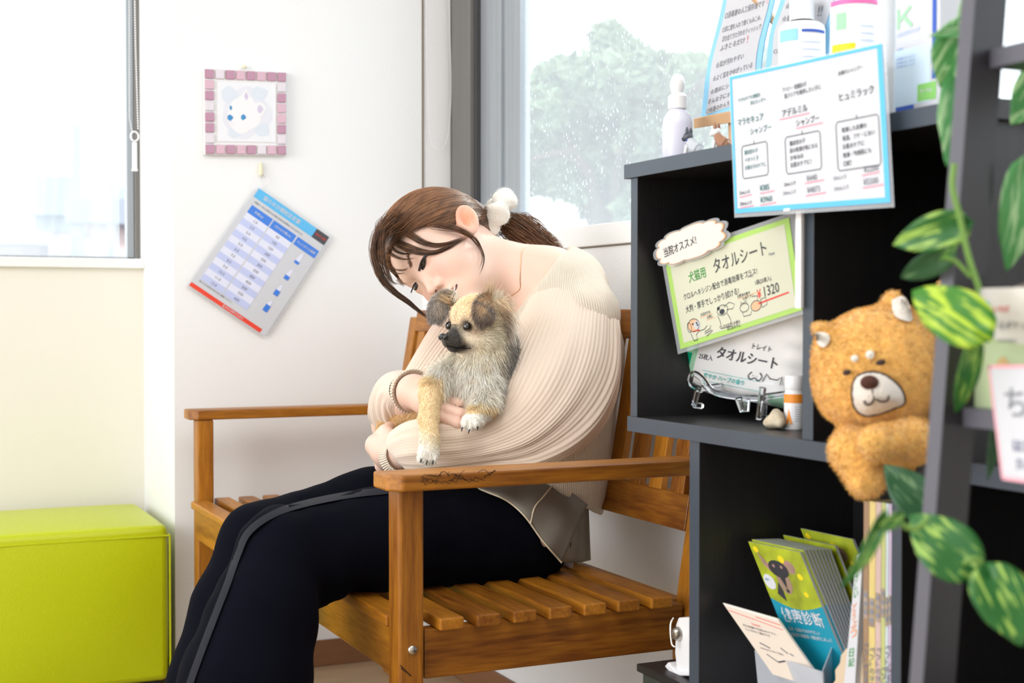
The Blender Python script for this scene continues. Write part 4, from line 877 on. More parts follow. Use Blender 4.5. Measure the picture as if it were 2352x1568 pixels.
# ------------------------------------------------------------------ leaning ladder rack at the right, treat box, pink tag, pothos
mat('black lacquered wood', (.025, .024, .03), .35, var=.25, vscale=5, stretch=(10, 10, 1))
mat('rack lit edge', (.10, .10, .125), .4)  # lighter copy of the lacquer: light on the narrow faces painted in
LX = lambda z: .637+.09*z
def rack():
    r = thing('ladder_rack', 'black ladder-style display rack nearest the camera, the vine trailing on it', 'rack', (.75, .6, 0))
    def leg(y0, y1):
        mb = MB(); h = 1.5; mb.hexa([(LX(0), y0, 0), (LX(0)+.03, y0, 0), (LX(0)+.03, y1, 0), (LX(0), y1, 0)], [(LX(h), y0, h), (LX(h)+.03, y0, h), (LX(h)+.03, y1, h), (LX(h), y1, h)])
        e = .0006; mb.hexa([(LX(0)-e, y0, 0), (LX(0), y0, 0), (LX(0), y1, 0), (LX(0)-e, y1, 0)], [(LX(h)-e, y0, h), (LX(h), y0, h), (LX(h), y1, h), (LX(h)-e, y1, h)], 1); mb.build('front_leg', ['black lacquered wood', 'rack lit edge'], r)
    leg(.784, .798); leg(.33, .344)
    for y in (.784, .33): MB().box((.875, y, 0), (.90, y+.014, 1.2)).build('rear_leg', 'black lacquered wood', r)
    for z in (.27, .52, .771, 1.033):
        mb = MB(); x0 = LX(z)+.018; mb.box((x0, .344, z-.014), (.875, .784, z)); mb.box((x0-.0006, .344, z-.014), (x0, .784, z), 1); mb.build('shelf_board', ['black lacquered wood', 'rack lit edge'], r)
rack()
def treat_box():
    X = .735; a = on(2237, 662, 0, X); z0 = .771; y1 = a[1]; y0 = y1-.10; zt = a[2]
    r = thing('treat_box', 'white and pale green dog treat carton with opened top on the ladder rack', 'box', (X+.03, (y0+y1)/2, z0))
    mb = MB(); t = .0008
    for lo, hi in (((X, y0, z0), (X+t, y1, zt)), ((X+.06-t, y0, z0), (X+.06, y1, zt)), ((X, y0, z0), (X+.06, y0+t, zt)), ((X, y1-t, z0), (X+.06, y1, zt)), ((X, y0, z0), (X+.06, y1, z0+t))): mb.box(lo, hi)
    mb.build('carton', 'off white', r)
    mb = MB(); us = np.linspace(0, 1, 12); v = []
    for u in us: v += [(X+.058, y1-.004-u*(y1-y0-.006), zt), (X+.035, y1-.004-u*(y1-y0-.006), zt+.008*math.sin(u*3.1)+.001)]
    mb.add(v, [(2*i, 2*i+1, 2*i+3, 2*i+2) for i in range(11)]); mb.build('top_flap', 'brown board', r, solid=.0008)
    cd = Card((X, y1, zt), (X, y0, zt), (X, y0, z0), (X, y1, z0)); mb = MB()
    arc = [(0, .38)]+[(t, .38+.09*math.sin(t*2.2)) for t in np.linspace(0, 1, 12)]+[(1, 1), (0, 1)]; poly(mb, cd, arc, .0003, 0)
    e = lambda cx, cy, rx, ry, a0=0, a1=6.283, n=16: [(cx+rx*math.cos(a0+(a1-a0)*i/n), cy+ry*math.sin(a0+(a1-a0)*i/n)) for i in range(n)]
    poly(mb, cd, [(.045, .215), (.045, .13)]+e(.105, .135, .06, .035, 3.14, 6.28, 10)+[(.165, .13), (.165, .215)], .0005, 1); rect(mb, cd, .075, .15, .135, .18, .0007, 4)
    text(mb, cd, 'いなば', .20, .20, .055, 0, .0005, 2, .27); text(mb, cd, 'ちゅ〜るポケット', .05, .345, .075, 0, .0005, 3, .85); text(mb, cd, '犬用栄養補完食', .24, .45, .03, 0, .0005, 3, .4)
    poly(mb, cd, [(.22, .66), (.25, .60), (.30, .56), (.35, .60), (.38, .66), (.30, .68)], .0006, 5)
    mb.build('printing', ['pale leaf green', 'light blue print', 'red ink', 'grey ink', 'white paper', 'snack brown'], r)
mat('pale leaf green', (.50, .60, .36), .5); mat('brown board', (.36, .30, .26), .7); mat('snack brown', (.62, .42, .18), .6)
treat_box()
def pink_tag():
    p0 = np.array([.715, .70, .76]); n = nrm([1, 0, -.04]); cd = Card(*[on_plane(x, y, p0, n) for x, y in ((2269, 838), (2420, 836), (2445, 1122), (2301, 1101))])
    r = thing('price_tag', 'white tag with pink edge and large black ち hung on the ladder rack shelf', 'tag', (.715, .70, .72))
    mb = MB(); plate(mb, cd, 0, 0, 1, 1, -.001, 0); mb.build('paper', 'white paper', r)
    mb = MB(); rect(mb, cd, 0, 0, 1, .03, .0003); rect(mb, cd, 0, .0, .035, 1, .0003); rect(mb, cd, 0, .965, 1, 1, .0003); mb.build('pink_edge', 'pink edge ink', r)
    mb = MB(); text(mb, cd, 'ちゅ〜る', .22, .46, .26, 0, .0005, 0, 1.6); text(mb, cd, 'ほたて', .26, .74, .10, 0, .0005, 1, .5); text(mb, cd, '海の幸', .27, .90, .10, 0, .0005, 1, .5); mb.build('lettering', ['grey ink', 'indigo ink'], r)
mat('pink edge ink', (.85, .42, .50), .6); mat('indigo ink', (.08, .09, .22), .6)
pink_tag()
def leafmat(name, g, y, th):
    m = bpy.data.materials.new(name); m.use_nodes = True; MATS[name] = m; nt = m.node_tree; b = nt.nodes['Principled BSDF']; b.inputs['Roughness'].default_value = .4
    uv = nt.nodes.new('ShaderNodeUVMap'); mp = nt.nodes.new('ShaderNodeMapping'); mp.inputs['Scale'].default_value = (2.2, 9, 1); mp.inputs['Rotation'].default_value = (0, 0, .0)
    n = nt.nodes.new('ShaderNodeTexNoise'); n.inputs['Scale'].default_value = 1.0; n.inputs['Detail'].default_value = 3; n.inputs['Distortion'].default_value = .6; oi = nt.nodes.new('ShaderNodeObjectInfo')
    cb = nt.nodes.new('ShaderNodeCombineXYZ'); mm = nt.nodes.new('ShaderNodeMath'); mm.operation = 'MULTIPLY'; mm.inputs[1].default_value = 40; nt.links.new(oi.outputs['Random'], mm.inputs[0]); nt.links.new(mm.outputs[0], cb.inputs[0]); nt.links.new(mm.outputs[0], cb.inputs[1])
    nt.links.new(cb.outputs[0], mp.inputs['Location']); nt.links.new(uv.outputs[0], mp.inputs[0]); nt.links.new(mp.outputs[0], n.inputs[0])
    r = nt.nodes.new('ShaderNodeValToRGB'); r.color_ramp.elements[0].position = th; r.color_ramp.elements[1].position = th+.09; r.color_ramp.elements[0].color = g+(1,); r.color_ramp.elements[1].color = y+(1,)
    nt.links.new(n.outputs[0], r.inputs[0]); nt.links.new(r.outputs[0], b.inputs['Base Color'])
    t = nt.nodes.new('ShaderNodeBsdfTranslucent'); nt.links.new(r.outputs[0], t.inputs[0]); mx = nt.nodes.new('ShaderNodeMixShader'); mx.inputs[0].default_value = .3
    out = [q for q in nt.nodes if q.type == 'OUTPUT_MATERIAL'][0]; nt.links.new(b.outputs[0], mx.inputs[1]); nt.links.new(t.outputs[0], mx.inputs[2]); nt.links.new(mx.outputs[0], out.inputs[0])
leafmat('variegated leaf', (.03, .18, .035), (.42, .66, .14), .52); leafmat('bright leaf', (.06, .27, .02), (.55, .75, .06), .48); leafmat('dark leaf', (.03, .12, .045), (.16, .30, .14), .58); leafmat('pale leaf', (.12, .42, .14), (.50, .75, .42), .5)
mat('vine stem', (.16, .32, .06), .5)
def pothos():
    r = thing('pothos_vine', 'trailing artificial pothos vine with variegated heart leaves on the ladder rack', 'plant', (.75, .79, .3))
    def leaf(b, t, w, d, m, dd=0, bend=.12, lab=None):
        B = at(b[0], b[1], d); T = at(t[0], t[1], d+dd); L = np.linalg.norm(T-B); X = (T-B)/L; Z = nrm(np.cross(X, np.cross(BK, X))); Y = np.cross(Z, X); wd_ = w/FPX*d/2
        n, k = 17, 9; v = []; uvs = []
        for i in range(n):
            s = i/(n-1); prof = (math.sin(math.pi*min(1, s**.62))**.8)*(1-.15*s) if 0 < s < 1 else 0; xs = s-.10*0
            for j in range(k):
                c = -1+2*j/(k-1); back = -.13*abs(c)**1.5*(1-s)**3*2
                p = B+X*(s+back*(1 if s < .5 else 0))*L+Y*c*prof*wd_+Z*(-bend*L*(s-.5)**2*1.6+.18*wd_*prof*abs(c)-.05*wd_*math.sin(s*14)*abs(c)); v.append(p); uvs.append((s, c*.5*prof))
        mb = MB(); F = [(i*k+j, (i+1)*k+j, (i+1)*k+j+1, i*k+j+1) for i in range(n-1) for j in range(k-1)]; mb.add(v, F); o = mb.build('leaf', m, r, smooth=True, angle=180, solid=.0006)
        ul = o.data.uv_layers.new(name='UVMap'); vi = np.zeros(len(o.data.loops), np.int32); o.data.loops.foreach_get('vertex_index', vi); ul.data.foreach_set('uv', np.array(uvs)[vi].ravel().astype(np.float32))
    V, Bt, Dk, Pl = 'variegated leaf', 'bright leaf', 'dark leaf', 'pale leaf'
    leaf((2238, 78), (2160, 205), 160, 1.10, Pl, .03); leaf((2245, 62), (2135, 82), 40, 1.10, Pl); leaf((2228, 195), (2178, 378), 135, 1.12, Pl, -.02); leaf((2265, -40), (2195, 80), 70, 1.14, Pl)
    leaf((2194, 520), (2048, 563), 96, .99, V, .03); leaf((2166, 592), (2064, 642), 66, 1.0, Dk, .05); leaf((2168, 590), (2202, 560), 18, .985, V)
    leaf((2238, 752), (2092, 662), 142, .955, Bt, .04); leaf((2236, 812), (2196, 955), 58, .975, V, .03)
    leaf((2130, 1170), (2030, 1066), 105, 1.16, Dk, .02); leaf((2212, 1292), (2088, 1180), 142, .95, V, .03); leaf((2280, 1328), (2350, 1484), 142, .93, V, -.02)
    leaf((2064, 1188), (2010, 1225), 34, .93, V); leaf((2028, 1205), (1940, 1352), 38, .925, V, -.01, .5)
    leaf((2405, 175), (2324, 285), 120, 1.08, Pl); leaf((2352, 412), (2316, 626), 105, 1.02, Pl, .02); leaf((2290, 985), (2270, 1104), 32, 1.05, Dk)
    mb = MB()
    for pts, d, w in (([(2192, 376), (2188, 430), (2205, 500), (2225, 590), (2250, 665)], .985, .0022), ([(2166, 590), (2195, 600), (2230, 635)], .985, .0016), ([(2238, 750), (2245, 700), (2246, 660)], .975, .0016), ([(2238, 815), (2246, 780), (2244, 740)], .975, .0016),
                      ([(2130, 1168), (2140, 1150), (2142, 1100)], 1.1, .0016), ([(2064, 1196), (2085, 1212), (2110, 1210), (2130, 1190)], .94, .002), ([(2212, 1294), (2240, 1282), (2262, 1300), (2280, 1330)], .94, .0018), ([(2205, 1312), (2235, 1325), (2255, 1318)], .94, .0018),
                      ([(2265, 60), (2258, 130), (2250, 200), (2215, 330), (2192, 376)], 1.05, .0022), ([(2140, 1180), (2142, 1100), (2160, 1010), (2200, 960), (2240, 820), (2250, 700), (2250, 665)], 1.02, .002), ([(2352, 420), (2370, 300), (2405, 180), (2380, 20), (2300, -60), (2265, 60)], 1.07, .002), ([(2290, 990), (2270, 900), (2250, 800), (2250, 665)], 1.02, .0016)):
        mb.tube(spline([at(x, y, d) for x, y in pts], 20), w, 7)
    mb.build('stem', 'vine stem', r, smooth=True)
pothos()
# ------------------------------------------------------------------ plush dog
mat('golden plush', (.97, .56, .14), .95, sheen=.6, var=.25, vscale=90, bump=.8, bscale=350)
mat('white plush', (.78, .74, .68), .95, sheen=.4, bump=.5, bscale=350); mat('muzzle felt', (.70, .64, .58), .9, bump=.3, bscale=300); mat('chocolate felt', (.07, .022, .012), .9); mat('dark thread', (.05, .025, .02), .8)
def strands(P, N, n_len, width, k=2, droop=0., jitter=.3, curl=0.):
    """short tapered fibres growing from P along N"""
    m = len(P); D = N+RNG.normal(size=(m, 3))*jitter; D /= np.linalg.norm(D, axis=1)[:, None]; L = np.ones(m)*n_len*RNG.uniform(.6, 1.2, m)
    S = np.cross(D, RNG.normal(size=(m, 3))); S /= np.linalg.norm(S, axis=1)[:, None]; a = P-S*width/2; b = P+S*width/2
    mid = P+D*(L*.55)[:, None]; c1 = mid-S*width*.35; c2 = mid+S*width*.35; tip = P+D*L[:, None]+np.array([0, 0, -1])*(droop*L)[:, None]
    v = np.stack([a, b, c2, c1, tip], 1).reshape(-1, 3); i = np.arange(m)*5
    F = [tuple(q) for q in np.stack([i, i+1, i+2, i+3], 1).tolist()]+[tuple(q) for q in np.stack([i+3, i+2, i+4], 1).tolist()]
    return v, F
def plush():
    r = thing('plush_dog', 'golden brown plush dog toy with cream muzzle hanging its arms over the shelf', 'toy', (.93, 1.12, .702))
    D = 1.34
    Q = lambda x, y, d=D: at(x, y, d)
    s = D/FPX; R = np.stack([RT, UP, BK], 1)
    def head(p):
        a = s_ell(p, Q(2020, 838, D+.02), (152*s, 134*s, .062), R); b = s_ell(p, Q(2010, 905, D+.015), (125*s, 88*s, .058), R)
        e1 = s_chain(p, [Q(1905, 800, D+.01), Q(1893, 757, D+.01)], [34*s, 15*s]); e1 = smin(e1, s_ell(p, Q(1878, 752, D+.01), (11*s, 11*s, .008), R), .006)
        e2 = s_chain(p, [Q(2065, 740, D+.02), Q(2050, 690, D+.02)], [40*s, 22*s]); e3 = s_chain(p, [Q(2150, 720, D+.05), Q(2165, 655, D+.05)], [30*s, 12*s])
        return smin(smin(smin(smin(a, b, .02), e1, .012), e2, .014), e3, .01)
    def body(p):
        t = s_chain(p, [Q(2020, 960, D+.04), Q(2060, 1010, D+.05)], [.040, .042], .02)
        arm1 = s_chain(p, [Q(1990, 985, D+.01), Q(1962, 1035, D-.015), Q(1990, 1100, D-.030)], [50*s, 50*s, 43*s], .01)
        arm2 = s_chain(p, [Q(2160, 1008, D+.01), Q(2090, 1012, D-.040), Q(2008, 1018, D-.068)], [46*s, 45*s, 37*s], .01)
        return smin(smin(t, arm1, .006), arm2, .0015)
    for nm, f, lo, hi in (('head', head, (1850, 1000), (2220, 620)), ('body', body, (1890, 1170), (2230, 930))):
        c = np.array([Q(*lo, D-.09), Q(*hi, D+.11), Q(lo[0], hi[1], D), Q(hi[0], lo[1], D+.1), Q(hi[0], hi[1], D-.09), Q(lo[0], lo[1], D+.1)]); v, F = surfnet(f, c.min(0)-.01, c.max(0)+.01, .0026); v = relax(v, F, 2); n = vnorm(v, F)
        v = v+n*(noise3(v, 160)*.0009)[:, None]
        mb = MB(); mb.add(v, [tuple(q) for q in F.tolist()]); o = mb.build(nm, 'golden plush', r, smooth=True, angle=180)
        a = v[F]; ar = np.linalg.norm(np.cross(a[:, 2]-a[:, 0], a[:, 3]-a[:, 1]), axis=1); idx = RNG.choice(len(F), 26000, p=ar/ar.sum()); w = RNG.random((26000, 4)); w /= w.sum(1)[:, None]
        P = (a[idx]*w[:, :, None]).sum(1); N = n[F[idx, 0]]
        fb = MB(); fb.add(*strands(P, N, .0042, .0006, droop=.2, jitter=.55)); fb.build('fur', 'golden plush', o)
    # facial parts lie on the front of the head: project rays onto its ellipsoid
    def on_head(x, y, off=.0):
        lo, hi = D-.08, D+.06; ds = np.linspace(lo, hi, 90); p = np.array([Q(x, y, d) for d in ds]); v = head(p); k = np.argmax(v < 0); return Q(x, y, ds[max(k-1, 0)]-off)
    def patch(name, outline, m, off, dome=.0, n=None):
        P = spline(list(outline)+[outline[0]], n or 48)[:-1] if True else outline; c = P.mean(0); rings = 8; v = []; K = len(P)
        for i in range(rings+1):
            t = 1-i/rings
            for q in P:
                z = c+(q-c)*t; v.append(on_head(z[0], z[1], off+dome*(1-t*t)))
        f = [(i*K+j, i*K+(j+1) % K, (i+1)*K+(j+1) % K, (i+1)*K+j) for i in range(rings) for j in range(K)]
        return MB().add(v, f).build(name, m, r, smooth=True, angle=180)
    mz = [(1956, 905), (1962, 872), (1985, 856), (2015, 855), (2045, 868), (2072, 895), (2078, 925), (2055, 938), (2010, 953), (1982, 953), (1962, 935)]
    patch('muzzle', mz, 'muzzle felt', .006, .012)
    MZ = spline(mz+[mz[0]], 60); mb = MB(); mb.tube([on_head(x, y, .0065) for x, y in MZ], .0011, 6, cap=False); mb.build('muzzle_outline', 'dark thread', r, smooth=True)
    e = lambda cx, cy, rx, ry, ro=0: [(cx+rx*math.cos(t)*math.cos(ro)-ry*math.sin(t)*math.sin(ro), cy+rx*math.cos(t)*math.sin(ro)+ry*math.sin(t)*math.cos(ro)) for t in np.arange(14)*.4488]
    patch('nose', e(1997, 878, 22, 17), 'chocolate felt', .017, .004, 20)
    patch('eye', e(1945, 855, 10, 7, -.2), 'dark thread', .0055, .002, 16); patch('eye', e(2023, 832, 12, 7, -.2), 'dark thread', .0055, .002, 16)
    patch('brow_spot', e(1963, 823, 9, 8), 'white plush', .0045, .002, 16); patch('brow_spot', e(1998, 814, 10, 10), 'white plush', .0045, .002, 16)
    mb = MB(); L = lambda pts: mb.tube([on_head(x, y, .0175) for x, y in spline(pts, 12)], .0009, 6)
    L([(2003, 895), (2008, 912)]); L([(2008, 912), (2003, 925), (1990, 930), (1984, 920)]); L([(2008, 912), (2022, 922), (2038, 920), (2042, 908)]); mb.build('mouth', 'dark thread', r, smooth=True)
    patch('inner_ear', [(1871, 765), (1885, 762), (1903, 768), (1905, 782), (1893, 797), (1878, 790)], 'white plush', .004, .002, 20); patch('inner_ear', [(2048, 688), (2070, 680), (2085, 692), (2096, 735), (2070, 733), (2052, 720)], 'white plush', .004, .003, 20)
plush()
# ------------------------------------------------------------------ the person
def attrmat(name, rough=.5, sss=0, sheen=0, spec=.5, alpha=1, rib=None, coat=0):
    m = mat(name, (.8, .8, .8), rough, spec=spec, sss=sss, sheen=sheen, alpha=alpha, attr='col', coat=coat); return m
mat('skin', (.8, .6, .5), .48, attr='col', sss=.12, spec=.35)
mat('hair brown', (.1, .05, .03), .38, attr='col', spec=.5); mat('fur', (.6, .5, .4), .7, attr='col', sheen=.2)
mat('navy trouser cloth', (.0022, .0026, .0065), .95, spec=.08, bump=.1, bscale=900); mat('grey satin stripe', (.011, .012, .019), .7, spec=.2)
mat('eye black', (.006, .005, .006), .08, coat=.5); mat('lash', (.02, .012, .01), .6); mat('eye white', (.75, .72, .70), .2); mat('brow brown', (.30, .18, .12), .8, alpha=.55); mat('mouth dark', (.10, .02, .02), .5)
mat('teeth', (.85, .82, .76), .25); mat('gold chain', (.80, .50, .28), .3, metal=.8); mat('cream fleece', (.84, .81, .74), .95, sheen=.5, bump=1., bscale=500); mat('cream cord', (.72, .62, .46), .8)
mat('sheer grey cloth', (.21, .19, .165), .6, alpha=.92); mat('sheer light cloth', (.32, .28, .22), .6, alpha=.85); mat('black leather', (.02, .02, .02), .4)
def knitmat(name, col, freq, axisattr='rib', alpha=1., dark=.75, bump=.6):
    m = mat(name, col, .8, sheen=.25, alpha=alpha); nt = m.node_tree; b = nt.nodes['Principled BSDF']
    a = nt.nodes.new('ShaderNodeAttribute'); a.attribute_name = axisattr; s = nt.nodes.new('ShaderNodeMath'); s.operation = 'MULTIPLY'; s.inputs[1].default_value = freq
    nt.links.new(a.outputs['Fac'], s.inputs[0]); w = nt.nodes.new('ShaderNodeMath'); w.operation = 'SINE'; nt.links.new(s.outputs[0], w.inputs[0])
    mr = nt.nodes.new('ShaderNodeMapRange'); mr.inputs['From Min'].default_value = -1; mr.inputs['From Max'].default_value = .3; mr.inputs['To Min'].default_value = dark; nt.links.new(w.outputs[0], mr.inputs[0])  # shade in the grooves between ribs, multiplied into the cloth colour
    mx = nt.nodes.new('ShaderNodeMix'); mx.data_type = 'RGBA'; mx.blend_type = 'MULTIPLY'; mx.inputs['Factor'].default_value = 1; mx.inputs['A'].default_value = tuple(col)+(1,); nt.links.new(mr.outputs[0], mx.inputs['B']); nt.links.new(mx.outputs['Result'], b.inputs['Base Color'])
    bp = nt.nodes.new('ShaderNodeBump'); bp.inputs['Strength'].default_value = bump; bp.inputs['Distance'].default_value = .002; nt.links.new(w.outputs[0], bp.inputs['Height']); nt.links.new(bp.outputs[0], b.inputs['Normal'])
knitmat('cream rib knit', (.78, .68, .56), 1.0, dark=.86, bump=.45); knitmat('sheer pleated cloth', (.79, .65, .54), 1.0, alpha=.95, dark=.97, bump=.09)
def setrib(o, vals):
    a = o.data.attributes.new('rib', 'FLOAT', 'POINT'); a.data.foreach_set('value', np.asarray(vals, np.float32).ravel())
CR = np.stack([RT, UP, BK], 1)
def hit(f, x, y, d0, d1, off=0., n=140):
    ds = np.linspace(d0, d1, n); p = CAM+ray(x, y)*ds[:, None]; v = f(p); k = np.argmax(v < 0)
    if v[k] >= 0: k = int(np.argmin(v)); return at(x, y, ds[k]-off)
    a, b = v[max(k-1, 0)], v[k]; t = a/(a-b+1e-12) if k > 0 else 0
    return at(x, y, ds[max(k-1, 0)]+(ds[1]-ds[0])*t-off)
def patch_on(f, outline, d0, d1, off, dome=0., n=36, rings=6):
    P = spline(list(outline)+[outline[0]], n+1)[:-1]; c = P.mean(0); K = len(P); v = []
    for i in range(rings+1):
        t = 1-i/rings
        for q in P: z = c+(q-c)*t; v.append(hit(f, z[0], z[1], d0, d1, off+dome*(1-t*t)))
    return v, [(i*K+j, i*K+(j+1) % K, (i+1)*K+(j+1) % K, (i+1)*K+j) for i in range(rings) for j in range(K)]
HE = at(965, 628, 2.295); HF, HL, HU = cam2w((-.5506, -.4738, .6873)), cam2w((.2360, .7014, .6726)), cam2w((-.8007, .5325, -.2744))
HB = np.stack([HF, HL, HU], 1)
def hl(p): return (p-HE)@HB
def hw(q): return HE+np.asarray(q, float)@HB.T
def head_l(q):
    A = np.abs(q*[1, 1, 1]); m = q.copy(); m[:, 1] = np.abs(m[:, 1])   # mirrored
    d = s_ell(q, (-.088, 0, .030), (.093, .073, .086)); d = smin(d, s_ell(q, (-.052, 0, -.028), (.056, .060, .074)), .03)
    d = smin(d, s_ell(q, (-.036, 0, -.080), (.040, .043, .030)), .025); d = smin(d, s_ell(q, (-.008, 0, -.104), (.014, .018, .012)), .02)
    d = smin(d, s_ell(m, (-.030, .034, -.036), (.028, .026, .030)), .02); d = smin(d, s_ell(q, (-.014, 0, -.068), (.019, .026, .022)), .014)
    d = smin(d, s_ell(q, (-.012, 0, .024), (.014, .044, .016)), .02)
    d = smax(d, -s_ell(m, (.012, .031, .000), (.011, .017, .010)), .012)
    d = smin(d, s_ell(m, (-.0095, .031, -.002), (.0125, .0155, .012)), .005)
    n_ = smin(s_cap(q, (-.006, 0, .004), (.013, 0, -.034), .0065, .0078), s_ell(q, (.0155, 0, -.038), (.0085, .0088, .0078)), .006)
    n_ = smin(n_, s_ell(m, (.006, .0115, -.0415), (.0075, .0062, .0062)), .004); d = smin(d, n_, .009)
    d = smax(d, -s_ell(m, (.010, .0068, -.0485), (.0045, .0032, .0032)), .0025)
    up_ = s_chain(m, [(-.004, .024, -.0655), (.0055, .010, -.0640), (.0085, .0, -.0635)], [.0028, .0042, .0042], .004); lo_ = s_chain(m, [(-.005, .022, -.0695), (.004, .010, -.0745), (.0065, 0, -.0755)], [.0030, .0048, .0052], .004)
    d = smin(d, smin(up_, lo_, .001), .004); d = smax(d, -s_chain(m, [(-.001, .022, -.0668), (.011, .010, -.0690), (.014, 0, -.0695)], [.0012, .0020, .0022], .001), .0018)
    # ears
    N_ = nrm((.42, .90, .06)); V_ = np.array((-.56, .12, .82)); V_ = nrm(V_-N_*(V_@N_)); W_ = np.cross(V_, N_); W_ = W_ if W_[0] < 0 else -W_; R = np.stack([W_, V_, N_], 1); c = np.array((-.086, .079, -.014))
    e = s_ell(m, c, (.0185, .0300, .0085), R); e = smin(e, s_ell(m, c-V_*.022+W_*-.004, (.009, .010, .0055), R), .006)
    e = smax(e, -s_ell(m, c+N_*.0078+W_*.0010+V_*.003, (.0130, .0225, .0080), R), .002); e = smin(e, s_chain(m, [c+N_*.0012+V_*.014+W_*.002, c+N_*.0022+W_*.0070+V_*.002, c+N_*.0015-V_*.012+W_*.003], [.0022, .0032, .0026], .002), .002)
    e = smax(e, -s_ell(m, c+N_*.0035-W_*.002-V_*.004, (.0055, .0080, .0050), R), .002); e = smin(e, s_cap(m, c-W_*.013-V_*.006, c-W_*.014-V_*.014, .004, .004), .003)
    return smin(d, e, .006)
def headf(p): return head_l(hl(p))
J = dict(
    skull=hw((-.100, 0, -.055)), neckb=at(1262, 652, 2.335), chest=at(1255, 770, 2.37), belly=at(1240, 1000, 2.33), hip=at(1205, 1195, 2.30),
    shn=at(1318, 752, 2.27), eln=at(1272, 958, 2.155), wrn=at(922, 1040, 2.125), shf=at(1125, 745, 2.45), elf=at(905, 975, 2.37), wrf=at(950, 898, 2.165))
def hand(p, wrist, palm, knk, fing, thumb):
    d = s_chain(p, [wrist, palm]+[knk[1]], [.024, .0255, .019], .01)
    for k, f in zip(knk, fing): d = smin(d, s_cap(p, palm, k, .016, .0105), .005)
    for i, (k, f) in enumerate(zip(knk, fing)): d = smin(d, s_chain(p, [k]+list(f), [.0096, .0086, .0079, .0070][:1+len(f)], .002), .0015)
    return smin(d, s_chain(p, thumb, [.014, .0105, .0085][:len(thumb)], .004), .006)
# near (her left) hand: comes out of the cuff, knuckles at the far left, fingers curl back under the dog
kn = [at(874, 1000, 2.175), at(866, 1023, 2.168), at(868, 1047, 2.163), at(876, 1070, 2.16)]
fn = [[k+cam2w((-.002, -.003, -.030)), k+cam2w((.016, -.002, -.050)), k+cam2w((.030, .0, -.052))] for k in kn]
# far (her right) hand: palm under the dog's chest, fingers towards the camera's right
kf = [at(1010, 893, 2.135), at(1014, 914, 2.115), at(1014, 936, 2.10), at(1008, 957, 2.095)]
ff = [[k+cam2w((.028, -.004-.002*i, .008)), k+cam2w((.046, -.008-.002*i, .002)), k+cam2w((.055, -.010, -.008))] for i, k in enumerate(kf)]
LEGN = [at(1195, 1225, 2.20), at(900, 1232, 2.08), at(652, 1264, 1.99)]; SHN = [at(602, 1420, 1.935), at(563, 1568, 1.90), at(520, 1850, 1.87)]
LEGF = [at(1190, 1195, 2.42), at(855, 1182, 2.34), at(596, 1248, 2.24)]; SHF = [at(545, 1400, 2.19), at(512, 1568, 2.16), at(480, 1780, 2.13)]
def bodyf(p):
    out = np.full(len(p), .3)
    lo, hi = p.min(0), p.max(0)
    def near(*pts, r=.12):
        P = np.array(pts); return np.all(P.min(0)-r < hi) and np.all(P.max(0)+r > lo)
    def U(d, k): nonlocal out; out = smin(out, d, k)
    if near(HE, hw((-.09, 0, 0)), r=.2): U(headf(p), .001)
    if near(J['skull'], J['neckb'], r=.14): U(s_chain(p, [J['skull'], J['neckb'], at(1262, 720, 2.36)], [.050, .056, .07], .03), .03)
    if near(J['neckb'], J['chest'], J['hip'], J['shn'], J['shf'], r=.2):
        U(s_chain(p, [at(1270, 690, 2.35), J['chest'], J['belly'], J['hip']], [.055, .070, .070, .070], .04), .04)
        U(s_chain(p, [J['shn']+cam2w((-.02, -.01, 0)), at(1255, 685, 2.35), J['shf']], [.030, .045, .036], .03), .03)
    if near(J['shn'], J['eln'], J['wrn'], r=.1): U(s_chain(p, [J['shn'], J['eln'], J['wrn']], [.036, .028, .021], .02), .02)
    if near(J['shf'], J['elf'], J['wrf'], r=.1): U(s_chain(p, [J['shf'], J['elf'], J['wrf']], [.040, .034, .025], .02), .02)
    if near(J['wrn'], *kn, r=.09): U(hand(p, J['wrn'], at(893, 1036, 2.15), kn, fn, [at(900, 1012, 2.14), at(885, 990, 2.17), at(895, 980, 2.20)]), .01)
    if near(J['wrf'], *kf, *[f[2] for f in ff], r=.09): U(hand(p, J['wrf'], at(983, 915, 2.15), kf, ff, [at(975, 890, 2.15), at(1000, 872, 2.15), at(1020, 868, 2.155)]), .01)
    if near(*LEGN, *SHN, r=.1): U(s_chain(p, [J['hip']]+LEGN+SHN, [.06, .060, .055, .045, .045, .035, .03], .02), .02)
    if near(*LEGF, *SHF, r=.1): U(s_chain(p, [J['hip']]+LEGF+SHF, [.06, .060, .055, .045, .045, .035, .03], .02), .02)
    return out
